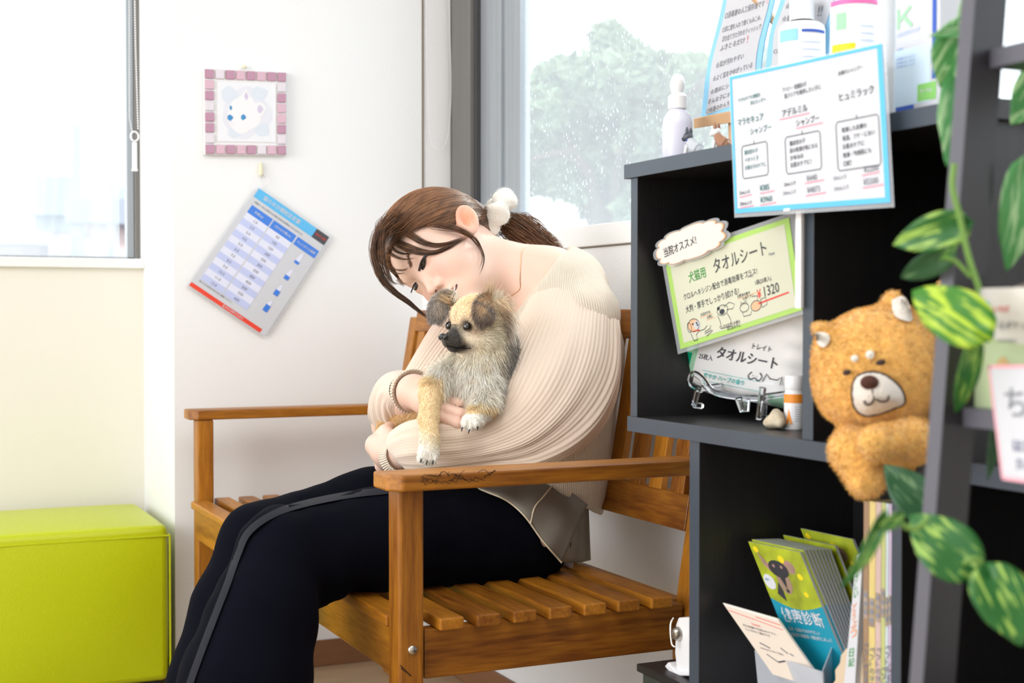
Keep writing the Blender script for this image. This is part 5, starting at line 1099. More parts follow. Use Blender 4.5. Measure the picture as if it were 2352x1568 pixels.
def skincol(v):
    q = hl(v); m = q.copy(); m[:, 1] = np.abs(m[:, 1]); c = np.tile(np.array([.78, .54, .44]), (len(v), 1))
    def bl(col, center, r, a):
        nonlocal c; w = np.exp(-(((m-np.array(center))/np.array(r))**2).sum(1))*a; c = c*(1-w[:, None])+np.array(col)*w[:, None]
    bl((.84, .38, .33), (-.002, .040, -.030), (.03, .020, .018), .42); bl((.85, .42, .36), (.02, 0, -.038), (.012, .012, .010), .25); bl((.88, .30, .16), (-.088, .080, -.010), (.020, .02, .028), .85)  # cheek and nose blush; ear orange is backlight glow painted into the skin
    lips = np.minimum(s_chain(m, [(-.004, .023, -.0655), (.0085, .0, -.0635)], [.0030, .0050], .003), s_chain(m, [(-.004, .021, -.0695), (.0065, 0, -.0755)], [.0034, .0060], .003)); w = np.clip(.9-lips/.0020, 0, 1)*(q[:, 0] > -.02)*.9
    c = c*(1-w[:, None])+np.array([.66, .20, .21])*w[:, None]
    for P in (kn, kf, [f[0] for f in fn], [f[0] for f in ff]):
        for k in P: w = np.exp(-((v-k)**2).sum(1)/.008**2)*.3; c = c*(1-w[:, None])+np.array([.82, .45, .38])*w[:, None]
    return c
def person():
    root = thing('person', 'person in cream pleated top and navy trousers bending over the small dog', 'person', (LEGN[0][0], LEGN[0][1], .43))
    allp = np.array(list(J.values())+LEGN+LEGF+SHN+SHF+[HE, hw((-.1, 0, .12)), hw((.02, 0, -.1)), hw((-.17, 0, 0))])
    body = sdfmesh('body', bodyf, allp.min(0)-.1, allp.max(0)+.1, .0023, 'skin', root, it=1, color=skincol)
    D0, D1 = 2.1, 2.45
    # eyes, brows, mouth
    for nm, iris, lash, w in (('left', [(967, 616), (970, 601), (977, 590), (978, 598), (977, 609), (971, 620)], [(962, 622), (965, 611), (969, 599), (976, 589), (986, 580)], .0024),
                              ('right', [(949, 664), (951, 655), (957, 651), (959, 658), (955, 667)], [(944, 672), (947, 664), (950, 655), (955, 649)], .0013)):
        v, f = patch_on(headf, iris, D0, D1, .0016, .0012, 20, 4); MB().add(v, f).build('eye', 'eye black', root, smooth=True, angle=180)
        mb = MB(); L = [hit(headf, x, y, D0, D1, .0016) for x, y in spline(lash, 12)]; mb.tube(L, np.linspace(w*.8, w*1.0, 12), 6)
        for k in range(1, 11): 
            dirn = nrm(HF*.7-HU*.55+HL*(.15 if nm == 'left' else -.15)*k/5); mb.tube([L[k], L[k]+dirn*.0035, L[k]+dirn*.006+HU*.001], [.0003, .0002, .00008], 4)
        mb.build('eyelashes', 'lash', root, smooth=True)
    for b in ([(935, 578), (938, 592), (942, 605), (945, 614)], [(915, 640), (922, 646), (930, 652)]):
        mb = MB()
        for k in range(110):
            t = RNG.random(); P = spline(b, 20); q = P[int(t*19)]+RNG.normal(size=2)*2.0; a = hit(headf, q[0], q[1], D0, D1, .0004); mb.tube([a, a+nrm(HU*.3+HL*.8*(1 if b[0][1] < 600 else -1)+HF*.1)*.006], [.00035, .0001], 4)
        mb.build('eyebrow', 'brow brown', root)
    v, f = patch_on(headf, [(1036, 672), (1042, 662), (1048, 652), (1051, 655), (1048, 664), (1041, 676)], D0, D1, .0004, 0, 20, 3); MB().add(v, f).build('mouth_opening', 'mouth dark', root, smooth=True)
    v, f = patch_on(headf, [(1039, 671), (1043, 664), (1046, 659), (1045, 664), (1042, 670)], D0, D1, .0009, 0, 16, 3); MB().add(v, f).build('teeth', 'teeth', root, smooth=True)
    v, f = patch_on(headf, [(1001, 664), (1005, 666), (1004, 671), (1000, 672), (999, 668)], D0, D1, .0005, 0, 12, 2); MB().add(v, f).build('nostril', 'mouth dark', root, smooth=True)
    # ---------------- hair
    S = HE+RT*.124+UP*.098-BK*.135
    hb = lambda F: np.interp(F, [-.20, -.15, -.115, -.092, -.07, -.04, -.01, .02], [-.062, -.045, -.012, .014, .004, .026, .060, .073])
    CC = np.array((-.090, 0, .033)); CRr = np.array((.101, .080, .094))
    def cap(p):
        q = hl(p); d = s_ell(q, CC, CRr); d = smin(d, s_cap(q, (-.15, 0, .02), hl(S[None])[0], .05, .020), .03); return smax(d, (hb(q[:, 0])-q[:, 2])*.8, .004)
    def haircol(v, base=.0):
        q = hl(v)*[1, 1, 1]; n = noise3(q*[.25, 1, 1], 210)*.5+noise3(q*[.2, 1, 1], 520, 3)*.5; t = np.clip(.38+.55*n+base+np.clip((q[:, 2]-.06)*3, -.2, .2)-np.clip(q[:, 0]+.03, 0, .05)*5, 0, 1)[:, None]
        return np.array([.050, .025, .015])*(1-t)+np.array([.36, .165, .075])*t
    c0 = hw(CC); ch = sdfmesh('hair', cap, c0-.22, c0+.22, .0025, 'hair brown', root, it=2, color=haircol, disp=lambda v, n: v+n*(noise3(hl(v)*[.15, 1, 1], 420)*.0009)[:, None])
    def strandset(paths, w, name, parent, colf):
        n, k, _ = paths.shape; T = np.gradient(paths, axis=1); T /= np.linalg.norm(T, axis=2)[:, :, None]+1e-9; r = RNG.normal(size=(n, 1, 3)); A = np.cross(T, r+np.zeros_like(T)); A /= np.linalg.norm(A, axis=2)[:, :, None]+1e-9; B = np.cross(T, A)
        tp = (np.ones(k) if np.isscalar(w) else np.interp(np.linspace(0, 1, k), np.linspace(0, 1, len(w[1])), w[1]))*(w if np.isscalar(w) else w[0]); V = []
        for a in (0, 2.094, 4.189): V.append(paths+(A*math.cos(a)+B*math.sin(a))*tp[None, :, None])
        V = np.stack(V, 2); v = V.reshape(-1, 3); i = np.arange(n)[:, None, None]*(k*3)+np.arange(k-1)[None, :, None]*3; j = np.arange(3)[None, None]; j2 = (j+1) % 3
        F = np.stack([i+j, i+j2, i+3+j2, i+3+j], -1).reshape(-1, 4); mb = MB(); mb.v = [v]; mb.f = [tuple(q) for q in F.tolist()]; mb.m = [0]*len(F); mb.n = len(v)
        c = colf(paths.reshape(-1, 3)); jit = np.repeat(RNG.uniform(.6, 1.5, n), k)[:, None]; return mb.build(name, 'hair brown', parent, smooth=True, angle=180, attr=np.repeat(c*jit, 3, axis=0))
    # strands swept back from the hairline to the ponytail over the skull
    e = hl(S[None])[0]; b_ = (e-CC)/CRr; n = 3600; ps = []
    Fh = RNG.uniform(-.12, .012, n); sd = RNG.choice([-1., 1.], n, p=[.25, .75]); Uh = hb(Fh)+RNG.random(n)**2*.05*np.where(Fh > -.05, 1, .3)-RNG.random(n)**3*.014
    rad = ((Fh-CC[0])/CRr[0])**2+((Uh-CC[2])/CRr[2])**2; ok = rad < .985; Fh, sd, Uh, rad = Fh[ok], sd[ok], Uh[ok], rad[ok]; Lh = sd*CRr[1]*np.sqrt(1-rad)
    a_ = np.stack([(Fh-CC[0])/CRr[0], Lh/CRr[1], (Uh-CC[2])/CRr[2]], 1)
    m2 = 1500; th = RNG.uniform(-1.2, 1.2, m2); a2 = np.stack([np.cos(.55+.0*th)*np.ones(m2)*.75, np.sin(th)*.75, .35+.5*np.cos(th)], 1)+RNG.normal(size=(m2, 3))*.12; a2 /= np.linalg.norm(a2, axis=1)[:, None]; a_ = np.concatenate([a_, a2])
    K = 20; bb = nrm(b_); om = np.arccos(np.clip(a_@bb, -1, 1)); t = np.linspace(0, 1, K)[None, :]; so = np.sin(om)[:, None]+1e-6
    pth = (np.sin((1-t)*om[:, None])/so)[:, :, None]*a_[:, None]+(np.sin(t*om[:, None])/so)[:, :, None]*bb[None, None]
    rr = 1+np.interp(t[0], [0, .15, .6, .85, 1], [-.01, .012, .02, .02, 0])[None, :]*RNG.uniform(.2, 1.5, len(a_))[:, None]+np.interp(t[0], [0, .8, 1], [0, 0, 1])[None]*(np.linalg.norm(b_)-1)
    pth = pth*rr[:, :, None]+RNG.normal(size=(len(a_), 1, 3))*.004*np.sin(t*3.1)[:, :, None]; strandset(hw(CC+pth*CRr), (.00055, [.3, 1, 1, 1]), 'hair_strand_layer', ch, lambda v: haircol(v, .12))
    neckhead = lambda p: np.minimum(headf(p), s_cap(p, J['skull'], J['neckb'], .052, .058))
    def lock(pts, nS, sp, w, name='hair_lock', d=None, off=.004, base=.1, K=22):
        G = []
        for q in spline([p[:2] for p in pts], K): G.append(hit(neckhead, q[0], q[1], D0, D1+.06, off, 90) if d is None else at(q[0], q[1], d))
        G = np.array(G)
        if d is None:
            dd = (G-CAM)@FW; dd = np.convolve(np.r_[[dd[0]]*2, dd, [dd[-1]]*2], np.ones(5)/5, 'valid'); G = CAM+(G-CAM)*(dd/((G-CAM)@FW))[:, None]
        o = np.clip(RNG.normal(size=(nS, 3)), -1.5, 1.5)*.55; s = np.interp(np.linspace(0, 1, K), np.linspace(0, 1, len(sp)), sp); o2 = RNG.normal(size=(nS, 3))*.25
        P = G[None]+o[:, None]*s[None, :, None]+o2[:, None]*(s*np.sin(np.linspace(0, 6, K)))[None, :, None]
        ta = RNG.random(nS)**2*.10; tb = 1-RNG.random(nS)**1.5*.28; tt = (ta[:, None]+(tb-ta)[:, None]*np.linspace(0, 1, K)[None])*(K-1.001); i0 = tt.astype(int); fr = (tt-i0)[..., None]; ii = np.arange(nS)[:, None]; P = P[ii, i0]*(1-fr)+P[ii, i0+1]*fr
        return strandset(P, (w, [.35, 1, .9, .5, .05]), name, root, lambda v: haircol(v, base))
    lock([(885, 520), (921, 528), (948, 543), (972, 557), (997, 563), (1023, 561), (1046, 553), (1072, 542)], 90, [.007, .005, .0045, .0035, .003, .0015], .0004)
    lock([(884, 532), (917, 558), (948, 572), (977, 579), (1001, 579), (1028, 569), (1050, 557), (1074, 546)], 100, [.008, .0065, .005, .0035, .003, .0015], .0004)
    lock([(1000, 512), (1030, 518), (1062, 528), (1090, 546), (1105, 569), (1112, 590), (1109, 612), (1099, 636)], 46, [.006, .005, .003, .002, .0012, .0012, .002], .00035, off=.013)
    lock([(985, 518), (1020, 524), (1052, 530), (1080, 545), (1104, 575), (1107, 600), (1096, 625)], 26, [.006, .005, .003, .002, .0012, .0012, .002], .00035, off=.013)
    lock([(880, 545), (895, 566), (915, 580), (938, 583), (950, 579)], 22, [.005, .003, .002, .0015, .001], .00035)
    lock([(876, 552), (890, 575), (907, 589), (932, 595), (955, 591)], 26, [.005, .003, .002, .0015, .001], .00035)
    lock([(872, 560), (881, 590), (895, 610), (911, 619), (928, 620), (938, 614)], 26, [.005, .004, .002, .0015, .001], .00035)
    lock([(872, 575), (882, 602), (900, 622), (916, 628), (932, 626)], 18, [.005, .003, .002, .001], .00035)
    lock([(884, 510), (868, 535), (858, 573), (862, 604), (872, 631), (889, 655), (911, 675), (936, 692), (955, 708), (975, 724), (1000, 742), (1028, 752)], 130, [.008, .008, .006, .005, .005, .005, .0045, .004, .003, .002, .002, .004], .0004, d=2.262)
    lock([(882, 520), (877, 543), (876, 575), (881, 604), (891, 631), (901, 649), (918, 652)], 60, [.007, .006, .005, .004, .003, .001], .00038, d=2.262)
    lock([(890, 515), (870, 540), (866, 575), (870, 608), (884, 640), (905, 664)], 60, [.008, .007, .006, .005, .004], .00038, d=2.27)
    lock([(905, 500), (884, 522), (872, 548), (866, 575)], 240, [.012, .012, .010, .006], .00045, d=2.285)
    lock([(925, 490), (900, 508), (880, 535), (874, 560)], 200, [.014, .013, .010, .007], .00045, d=2.27)
    dS = (S-CAM)@FW
    pt = lock([(1150, 505), (1185, 522), (1220, 545), (1255, 568), (1282, 586), (1294, 600)], 1500, [.014, .021, .021, .018, .010, .003], .0005, 'ponytail', d=2.43, base=.25)
    # scrunchie
    ax = nrm(RT*.82-UP*.52-BK*.15); u_ = nrm(np.cross(ax, BK)); w_ = np.cross(ax, u_); Sc = at(1137, 494, 2.40); nu, nv = 64, 26; v = []
    for i in range(nu):
        a = 2*math.pi*i/nu
        for j in range(nv):
            b = 2*math.pi*j/nv; rt_ = .0165*(1+.16*math.sin(a*7+1)+.12*math.sin(a*5+b*2)+.08*math.sin(a*13+b)); R_ = .034+rt_*math.cos(b); v.append(Sc+(u_*math.cos(a)+w_*math.sin(a))*R_+ax*rt_*1.05*math.sin(b))
    F = [(i*nv+j, ((i+1) % nu)*nv+j, ((i+1) % nu)*nv+(j+1) % nv, i*nv+(j+1) % nv) for i in range(nu) for j in range(nv)]
    sc = MB().add(v, F).build('scrunchie', 'cream fleece', root, smooth=True, angle=180); v = np.array(v); idx = RNG.integers(0, len(v), 5000); N = v[idx]-Sc; N = N-np.outer(N@ax, ax); N = (v[idx]-(Sc+.034*N/np.linalg.norm(N, axis=1)[:, None])); N /= np.linalg.norm(N, axis=1)[:, None]
    P = v[idx]+RNG.normal(size=(5000, 3))*.0012; fb = MB(); fb.add(*strands(P, N, .003, .0005, jitter=.6)); fb.build('fleece_pile', 'cream fleece', sc)
    # necklace
    skinf = lambda p: np.minimum(headf(p), s_chain(p, [J['skull'], J['neckb'], at(1262, 720, 2.36)], [.050, .056, .07], .03))
    mb = MB(); mb.tube([hit(bodyf, x, y, 2.15, 2.5, .001, 90) for x, y in spline([(1212, 560), (1199, 575), (1196, 600), (1194, 640), (1194, 662), (1180, 675), (1160, 686)], 36)], .0006, 5); mb.build('necklace', 'gold chain', root, smooth=True)
    # ---------------- sweater
    def squash(p, d0, k): z = (p-CAM)@FW-d0; return p-FW*(z*(1-1/k))[:, None]
    nl_p = at(1290, 588, 2.36); nl_q = at(1192, 703, 2.30); tdir = nrm(nl_q-nl_p); nn = nrm(np.cross(tdir, BK)); nn = nn if nn@RT > 0 else -nn
    hem_p = at(1355, 1166, 2.36); hem_q = at(1245, 1098, 2.28); hd = nrm(hem_q-hem_p); hn = nrm(np.cross(hd, BK)); hn = hn if hn@UP < 0 else -hn
    def sweaterf(p):
        q = squash(p, 2.37, 1.35)
        d = s_chain(q, [at(1300, 690, 2.37), at(1288, 772, 2.37), at(1278, 860, 2.37), at(1268, 980, 2.37), at(1258, 1100, 2.37), at(1252, 1200, 2.37)], [.070, .098, .105, .102, .096, .092], .03)
        d = smin(d, s_chain(p, [at(1345, 725, 2.28), at(1287, 662, 2.345), at(1135, 725, 2.46)], [.056, .064, .052], .03), .03)
        d = smin(d, s_chain(p, [at(1258, 662, 2.335), at(1285, 700, 2.36)], [.074, .08], .02), .02)
        d = smax(d, -((p-nl_p)@nn)+.0, .004); return smax(d, (p-hem_p)@hn, .006)
    c = np.array([at(1150, 560, 2.15), at(1450, 1220, 2.6), at(1050, 1220, 2.3), at(1450, 560, 2.55), at(1050, 600, 2.6), at(1450, 1220, 2.1)])
    sw = sdfmesh('knit_sweater', sweaterf, c.min(0)-.02, c.max(0)+.02, .004, 'cream rib knit', root, it=3, disp=lambda v, n: v+n*((noise3(v, 22)*.0035)[:, None]))
    vv = np.zeros(len(sw.data.vertices)*3); sw.data.vertices.foreach_get('co', vv); vv = vv.reshape(-1, 3)+ORG[root.name]; ctr = at(1270, 950, 2.37); q = vv-ctr; ang = np.arctan2((q@RT), (q@BK)/1.35); setrib(sw, ang*190+noise3(vv, 14)*1.2)
    # ---------------- sleeves
    def sleeve(name, pts, flat, ref, pleats, K=150, nA=300, amp=.0011, fold=.006, cuff=True, seed=0, tw=.0, a0=0):
        G = spline([at(x, y, d) for x, y, d, r in pts], K); R_ = spline([(r, 0, 0) for *_, r in pts], K)[:, 0]; T = np.gradient(G, axis=0); T /= np.linalg.norm(T, axis=1)[:, None]
        N = np.zeros((K, 3)); rf = np.array(ref); N[0] = nrm(rf-T[0]*(rf@T[0]))
        for i in range(1, K): a = rf*.06+N[i-1]; N[i] = nrm(a-T[i]*(a@T[i]))
        B = np.cross(T, N); a = np.arange(nA)*2*math.pi/nA; t = np.linspace(0, 1, K)[:, None]; A = a[None]+np.zeros((K, 1)); ring = np.stack([np.cos(A), np.sin(A), t*5+0*A], -1)
        wv = noise3(ring, 1.4, seed)*1.0+noise3(np.stack([np.cos(A)*2.4, np.sin(A)*2.4, t*2+0*A], -1), 1.8, seed+3)*.6; env = np.sin(np.clip(t*1.06, 0, 1)*math.pi)**.5
        ph = pleats*(A+tw*t)+noise3(np.stack([np.cos(A), np.sin(A), t*2+0*A], -1), 1.1, seed+5)*8.5; am = np.clip(.55+.7*noise3(np.stack([np.cos(A)*2, np.sin(A)*2, t*2.5+0*A], -1), 1.5, seed+8), .05, 1.3)*np.clip((.86-t)/.3, .12, 1)
        rr = R_[:, None]*(1+.0*A)+fold*wv*env+amp*np.sin(ph)*np.clip(.25+env, 0, 1)*am
        V = G[:, None]+(N[:, None]*np.cos(A)[..., None]*flat+B[:, None]*np.sin(A)[..., None])*rr[..., None]
        F = [(i*nA+j, i*nA+(j+1) % nA, (i+1)*nA+(j+1) % nA, (i+1)*nA+j) for i in range(K-1) for j in range(nA)]; o = MB().add(V.reshape(-1, 3), F).build(name, 'sheer pleated cloth', root, smooth=True, angle=180); setrib(o, ph.reshape(-1)); return G, R_, T, N, B
    def cuff(G0, T0, L, r, parent, flare=.2):
        N = nrm(UP-T0*(UP@T0)); B = np.cross(T0, N); K, nA = 10, 160; v = []
        for i in range(K):
            s = i/(K-1); rr = r*(1-.12*math.sin(s*3.14)+flare*max(0, s-.6))
            for j in range(nA): a = 2*math.pi*j/nA; q = rr+.0007*math.sin(a*40); v.append(G0+T0*L*s+N*q*math.cos(a)+B*q*math.sin(a))
        o = MB().add(v, [(i*nA+j, i*nA+(j+1) % nA, (i+1)*nA+(j+1) % nA, (i+1)*nA+j) for i in range(K-1) for j in range(nA)]).build('cuff', 'cream rib knit', parent, smooth=True, angle=180, solid=.0015); setrib(o, np.tile(np.arange(nA)*2*math.pi/nA*40, K))
    G, R_, T, N, B = sleeve('near_sleeve', [(1335, 672, 2.30, .040), (1318, 705, 2.285, .070), (1308, 765, 2.25, .083), (1288, 850, 2.20, .093), (1250, 925, 2.155, .088), (1192, 982, 2.125, .069), (1115, 1012, 2.11, .047), (1040, 1024, 2.10, .040), (965, 1026, 2.105, .041), (925, 1032, 2.112, .034), (908, 1042, 2.12, .022)], .62, BK, 68, fold=.007, seed=1)
    cuff(at(916, 1048, 2.118), nrm(at(896, 1056, 2.135)-at(916, 1048, 2.118)), .016, .0235, root)
    G, R_, T, N, B = sleeve('far_sleeve', [(1130, 715, 2.47, .05), (1075, 775, 2.43, .060), (1025, 845, 2.40, .060), (975, 910, 2.38, .055), (925, 962, 2.36, .050), (906, 958, 2.31, .045), (903, 925, 2.265, .042), (916, 898, 2.225, .036), (932, 895, 2.195, .028)], .9, BK, 60, fold=.007, seed=9)
    cuff(at(934, 893, 2.195), nrm(at(958, 903, 2.165)-at(934, 893, 2.195)), .018, .029, root, .5)
    # ---------------- trousers
    def trouf(p):
        q = squash(p, 2.31, 1.3); d = s_ell(q, at(1205, 1205, 2.31), (.072, .075, .10), CR)
        a = s_chain(p, [at(1200, 1232, 2.22), at(900, 1232, 2.08), at(652, 1268, 1.99)], [.079, .074, .064], .03); a = smin(a, s_chain(p, [at(650, 1268, 1.99)]+SHN, [.062, .074, .087, .112], .02), .018)
        b = s_chain(p, [at(1195, 1200, 2.42), at(855, 1180, 2.34), at(596, 1244, 2.24)], [.079, .073, .062], .03); b = smin(b, s_chain(p, [at(596, 1246, 2.24)]+SHF, [.060, .070, .082, .105], .02), .018)
        a = smin(a, s_cap(p, at(760, 1345, 2.01), at(740, 1372, 2.0), .016, .012), .03)
        d = smin(smin(d, a, .03), smin(d, b, .03), .012); return smax(d, .028-p[:, 2], .004)
    def tdisp(v, n):
        k = at(690, 1290, 2.0); r = np.linalg.norm(v-k, axis=1); w = np.exp(-(r/.16)**2); x = (v-k)@RT; y = (v-k)@UP
        return v+n*(w*.0025*np.sin((x*1.0+y*.75)*60+noise3(v, 20)*1.5)+.0012*noise3(v, 30))[:, None]
    P = np.array(LEGN+LEGF+SHN+SHF+[at(1205, 1205, 2.31)]); lo = P.min(0)-.13; lo[2] = .0; hi = P.max(0)+.13
    sdfmesh('trousers', trouf, lo, hi, .0042, 'navy trouser cloth', root, it=3, disp=tdisp)
    px = spline([(905, 1124), (800, 1136), (700, 1156), (628, 1180), (572, 1220), (546, 1272), (522, 1340), (494, 1412), (466, 1485), (436, 1568), (405, 1660)], 70); dd = np.gradient(px, axis=0); dd /= np.linalg.norm(dd, axis=1)[:, None]; nn2 = np.stack([-dd[:, 1], dd[:, 0]], 1)
    v = []
    for q, m in zip(px, nn2): v += [hit(trouf, *(q+m*8), 1.7, 2.3, .0045, 110), hit(trouf, *q, 1.7, 2.3, .0055, 110), hit(trouf, *(q-m*8), 1.7, 2.3, .0045, 110)]
    MB().add(v, [(3*i+a, 3*i+a+1, 3*i+a+4, 3*i+a+3) for i in range(69) for a in (0, 1)]).build('trouser_stripe', 'grey satin stripe', root, smooth=True, angle=180)
    for sh, s in ((SHN[2], 1), (SHF[2], 1)):   # shoes on the floor (below the picture)
        b = np.array([sh[0], sh[1], .035]); MB().tube([b+[.05, 0, 0], b, b+[-.10, 0, -.004], b+[-.16, 0, -.012]], [.034, .036, .034, .022], 14).build('shoe', 'black leather', root, smooth=True)
    # ---------------- sheer hem under the sweater
    both = lambda p: np.minimum(trouf(p), sweaterf(p))
    def hemsheet(name, top, bot, m, dflt, off=.007, rows=14, cols=40):
        A = spline(top, cols); Bq = spline(bot, cols); V = np.zeros((rows, cols, 3)); dm = np.zeros((rows, cols))
        for i in range(rows):
            for j in range(cols):
                q = A[j]*(1-i/(rows-1))+Bq[j]*i/(rows-1); p = CAM+ray(*q)*np.linspace(2.05, 2.5, 60)[:, None]; v = trouf(p); k = np.argmax(v < .004); dm[i, j] = np.linspace(2.05, 2.5, 60)[k] if v[k] < .004 else dflt
        for _ in range(6): dm[1:-1, 1:-1] = (dm[:-2, 1:-1]+dm[2:, 1:-1]+dm[1:-1, :-2]+dm[1:-1, 2:]+dm[1:-1, 1:-1]*2)/6; dm[:, 0] = dm[:, 1]; dm[:, -1] = dm[:, -2]; dm[0] = dm[1]; dm[-1] = dm[-2]
        for i in range(rows):
            for j in range(cols):
                q = A[j]*(1-i/(rows-1))+Bq[j]*i/(rows-1); V[i, j] = at(q[0], q[1], dm[i, j]-off-.003*math.sin(j*.55+i*.1))
        o = MB().add(V.reshape(-1, 3), [(i*cols+j, i*cols+j+1, (i+1)*cols+j+1, (i+1)*cols+j) for i in range(rows-1) for j in range(cols-1)]).build(name, m, root, smooth=True, angle=180, solid=.0006); return V
    V = hemsheet('sheer_underlayer', [(1060, 1085), (1120, 1085), (1190, 1085), (1250, 1092), (1300, 1122), (1350, 1158)], [(1078, 1114), (1120, 1130), (1165, 1150), (1205, 1185), (1245, 1240), (1290, 1292)], 'sheer grey cloth', 2.25, off=.013)
    mb = MB(); mb.tube(V[-1]-FW*.001, .0014, 6); mb.tube(spline([V[1, 27], V[5, 26], V[9, 25], V[-1, 26]], 16)-FW*.003, .0012, 6); mb.build('hem_edging', 'cream cord', root, smooth=True)
    hemsheet('sheer_underlayer', [(1285, 1110), (1315, 1135), (1352, 1160)], [(1286, 1290), (1325, 1292), (1357, 1286)], 'sheer light cloth', 2.32, cols=24)
person()
# ------------------------------------------------------------------ the small dog
DE = at(1052, 749, 2.105); DF = nrm(cam2w((-.735, -.10, .67))); DU = nrm(cam2w((-.05, .99, .10))); DU = nrm(DU-DF*(DU@DF)); DL = np.cross(DU, DF)
DB = np.stack([DF, DL, DU], 1)
def dl(p): return (p-DE)@DB
def dw(q): return DE+np.asarray(q, float)@DB.T
def dhead(p):
    q = dl(p); m = q.copy(); m[:, 1] = np.abs(m[:, 1])
    d = s_ell(q, (-.036, 0, .006), (.042, .040, .0385)); d = smin(d, s_ell(q, (-.026, 0, -.016), (.030, .030, .022)), .012)
    d = smin(d, s_ell(m, (-.030, .020, -.022), (.022, .018, .020)), .012)
    d = smin(d, s_cap(q, (-.004, 0, -.014), (.020, 0, -.019), .0155, .0105), .008); d = smin(d, s_ell(m, (.010, .007, -.022), (.011, .009, .008)), .005); d = smin(d, s_cap(q, (-.005, 0, -.032), (.014, 0, -.031), .010, .0065), .006)
    d = smax(d, -s_ell(m, (.003, .021, .0), (.008, .009, .007)), .006); return d
def drest(p):
    d = s_chain(p, [dw((-.050, 0, -.015)), at(1112, 815, 2.155), at(1095, 865, 2.150), at(1085, 895, 2.16)], [.034, .042, .046, .046], .02)
    d = smin(d, s_chain(p, [at(1085, 895, 2.16), at(1010, 940, 2.215), at(920, 985, 2.265)], [.046, .046, .038], .02), .02)
    d = smin(d, s_chain(p, [at(1140, 850, 2.17), at(1150, 800, 2.19)], [.034, .028], .02), .02)
    d = smin(d, s_chain(p, [at(1018, 868, 2.125), at(990, 905, 2.10), at(985, 960, 2.075), at(987, 1010, 2.052), at(985, 1040, 2.045)], [.022, .0165, .0135, .0130, .0150], .008), .01)
    d = smin(d, s_ell(p, at(983, 1043, 2.042), (.0135, .0150, .012), CR), .005)
    d = smin(d, s_chain(p, [at(1120, 895, 2.115), at(1115, 935, 2.09), at(1092, 962, 2.07)], [.024, .0165, .014], .01), .012); d = smin(d, s_ell(p, at(1085, 968, 2.062), (.0165, .0120, .015), CR), .005)
    for x in (966, 976, 987, 998): d = smin(d, s_ell(p, at(x+1, 1050, 2.036), (.0042, .008, .007), CR), .002)
    for x, y in ((1068, 974), (1080, 978), (1093, 974)): d = smin(d, s_ell(p, at(x, y, 2.05), (.0046, .0065, .007), CR), .002)
    return d
def dbody(p): return smin(dhead(p), drest(p), .012)
def px_of(v):
    q = v-CAM; d = q@FW; return np.stack([W/2+FPX*(q@RT)/d, H/2-FPX*(q@UP)/d], 1)
def dogcol(v):
    q = dl(v); al = np.abs(q[:, 1]); w0 = px_of(v); x, y = w0[:, 0], w0[:, 1]; n = noise3(v, 130); n2 = noise3(v, 60, 4)
    gold = np.array([.97, .71, .42]); cream = np.array([.98, .87, .69]); white = np.array([1., .97, .90]); blk = np.array([.028, .024, .024]); grey = np.array([.20, .185, .18]); brown = np.array([.34, .19, .10])
    c = np.tile(cream, (len(v), 1))
    def mix(col, w): 
        nonlocal c; w = np.clip(w, 0, 1)[:, None]; c = c*(1-w)+np.array(col)*w
    sm = lambda a, b, t: np.clip((t-a)/(b-a), 0, 1)
    body = sm(790, 830, y); mix(white, sm(800, 850, y)*.85)
    mix(np.array([.98, .84, .62]), sm(-.1, .5, n2)*sm(810, 840, y)*.35); mix(grey, sm(.1, .7, n+.4*n2)*sm(830, 860, y)*(1-sm(915, 930, y))*.22); mix(gold*.8, sm(.2, .8, -n2)*sm(800, 850, y)*.4)
    mix(blk*2.4, sm(1148, 1172, x+n*10)*sm(700, 790, y)*.85*(y < 930)); mix(grey, sm(1135, 1160, x+n*8)*sm(770, 830, y)*.6*(y < 930)); mix(blk*5, (1-sm(990, 999, x+n*4))*sm(775, 790, y)*(1-sm(820, 840, y))*.6)
    mix(gold, sm(-.012, .010, q[:, 2])*sm(-.06, -.02, q[:, 0])*(y < 800)*.75); mix(blk*3, np.exp(-(((q[:, 0]+.004)/.010)**2+((al-.017)/.007)**2+((q[:, 2]-.011)/.006)**2))*.5); mix(brown, np.exp(-(((q[:, 0]+.012)/.014)**2+((al-.026)/.010)**2+((q[:, 2]+.008)/.007)**2))*.8)
    mix(blk*1.5, np.exp(-(((q[:, 0]-.004)/.012)**2+((al-.019)/.0085)**2+((q[:, 2]-.002)/.008)**2))*1.2)
    mix(blk, sm(.000, .010, q[:, 0])*(q[:, 2] < .004)*(q[:, 2] > -.042)*(al < .03)*.97); mix(blk, np.exp(-(((q[:, 0]-.003)/.014)**2+((al-.012)/.016)**2+((q[:, 2]+.032)/.009)**2))*1.1); mix(grey, np.exp(-((q[:, 0]-.016)/.008)**2-((al)/.004)**2-((q[:, 2]+.004)/.006)**2)*.3)
    mix(blk*1.8, np.exp(-((q[:, 0]+.004)/.012)**2-(al/.004)**2-((q[:, 2]-.012)/.012)**2)*.55)
    leg = ((x < 1016) & (y > 862)) | ((y > 925) & (x < 1140)); mix(np.array([.97, .74, .44]), leg*.9*sm(.0, 1, 1+0*x)); mix(white, (leg & (x < 1020))*sm(985, 1035, y-(x-985)*.6)*.9); mix(white, ((y > 950) & (x > 1050) & (x < 1130))*.95)
    mix(np.array([.82, .58, .30]), (x < 960)*1.)
    return c
mat('dog nose', (.012, .012, .016), .22, coat=.6); mat('dog eye', (.006, .005, .005), .05, coat=1); mat('claw', (.03, .03, .03), .3)
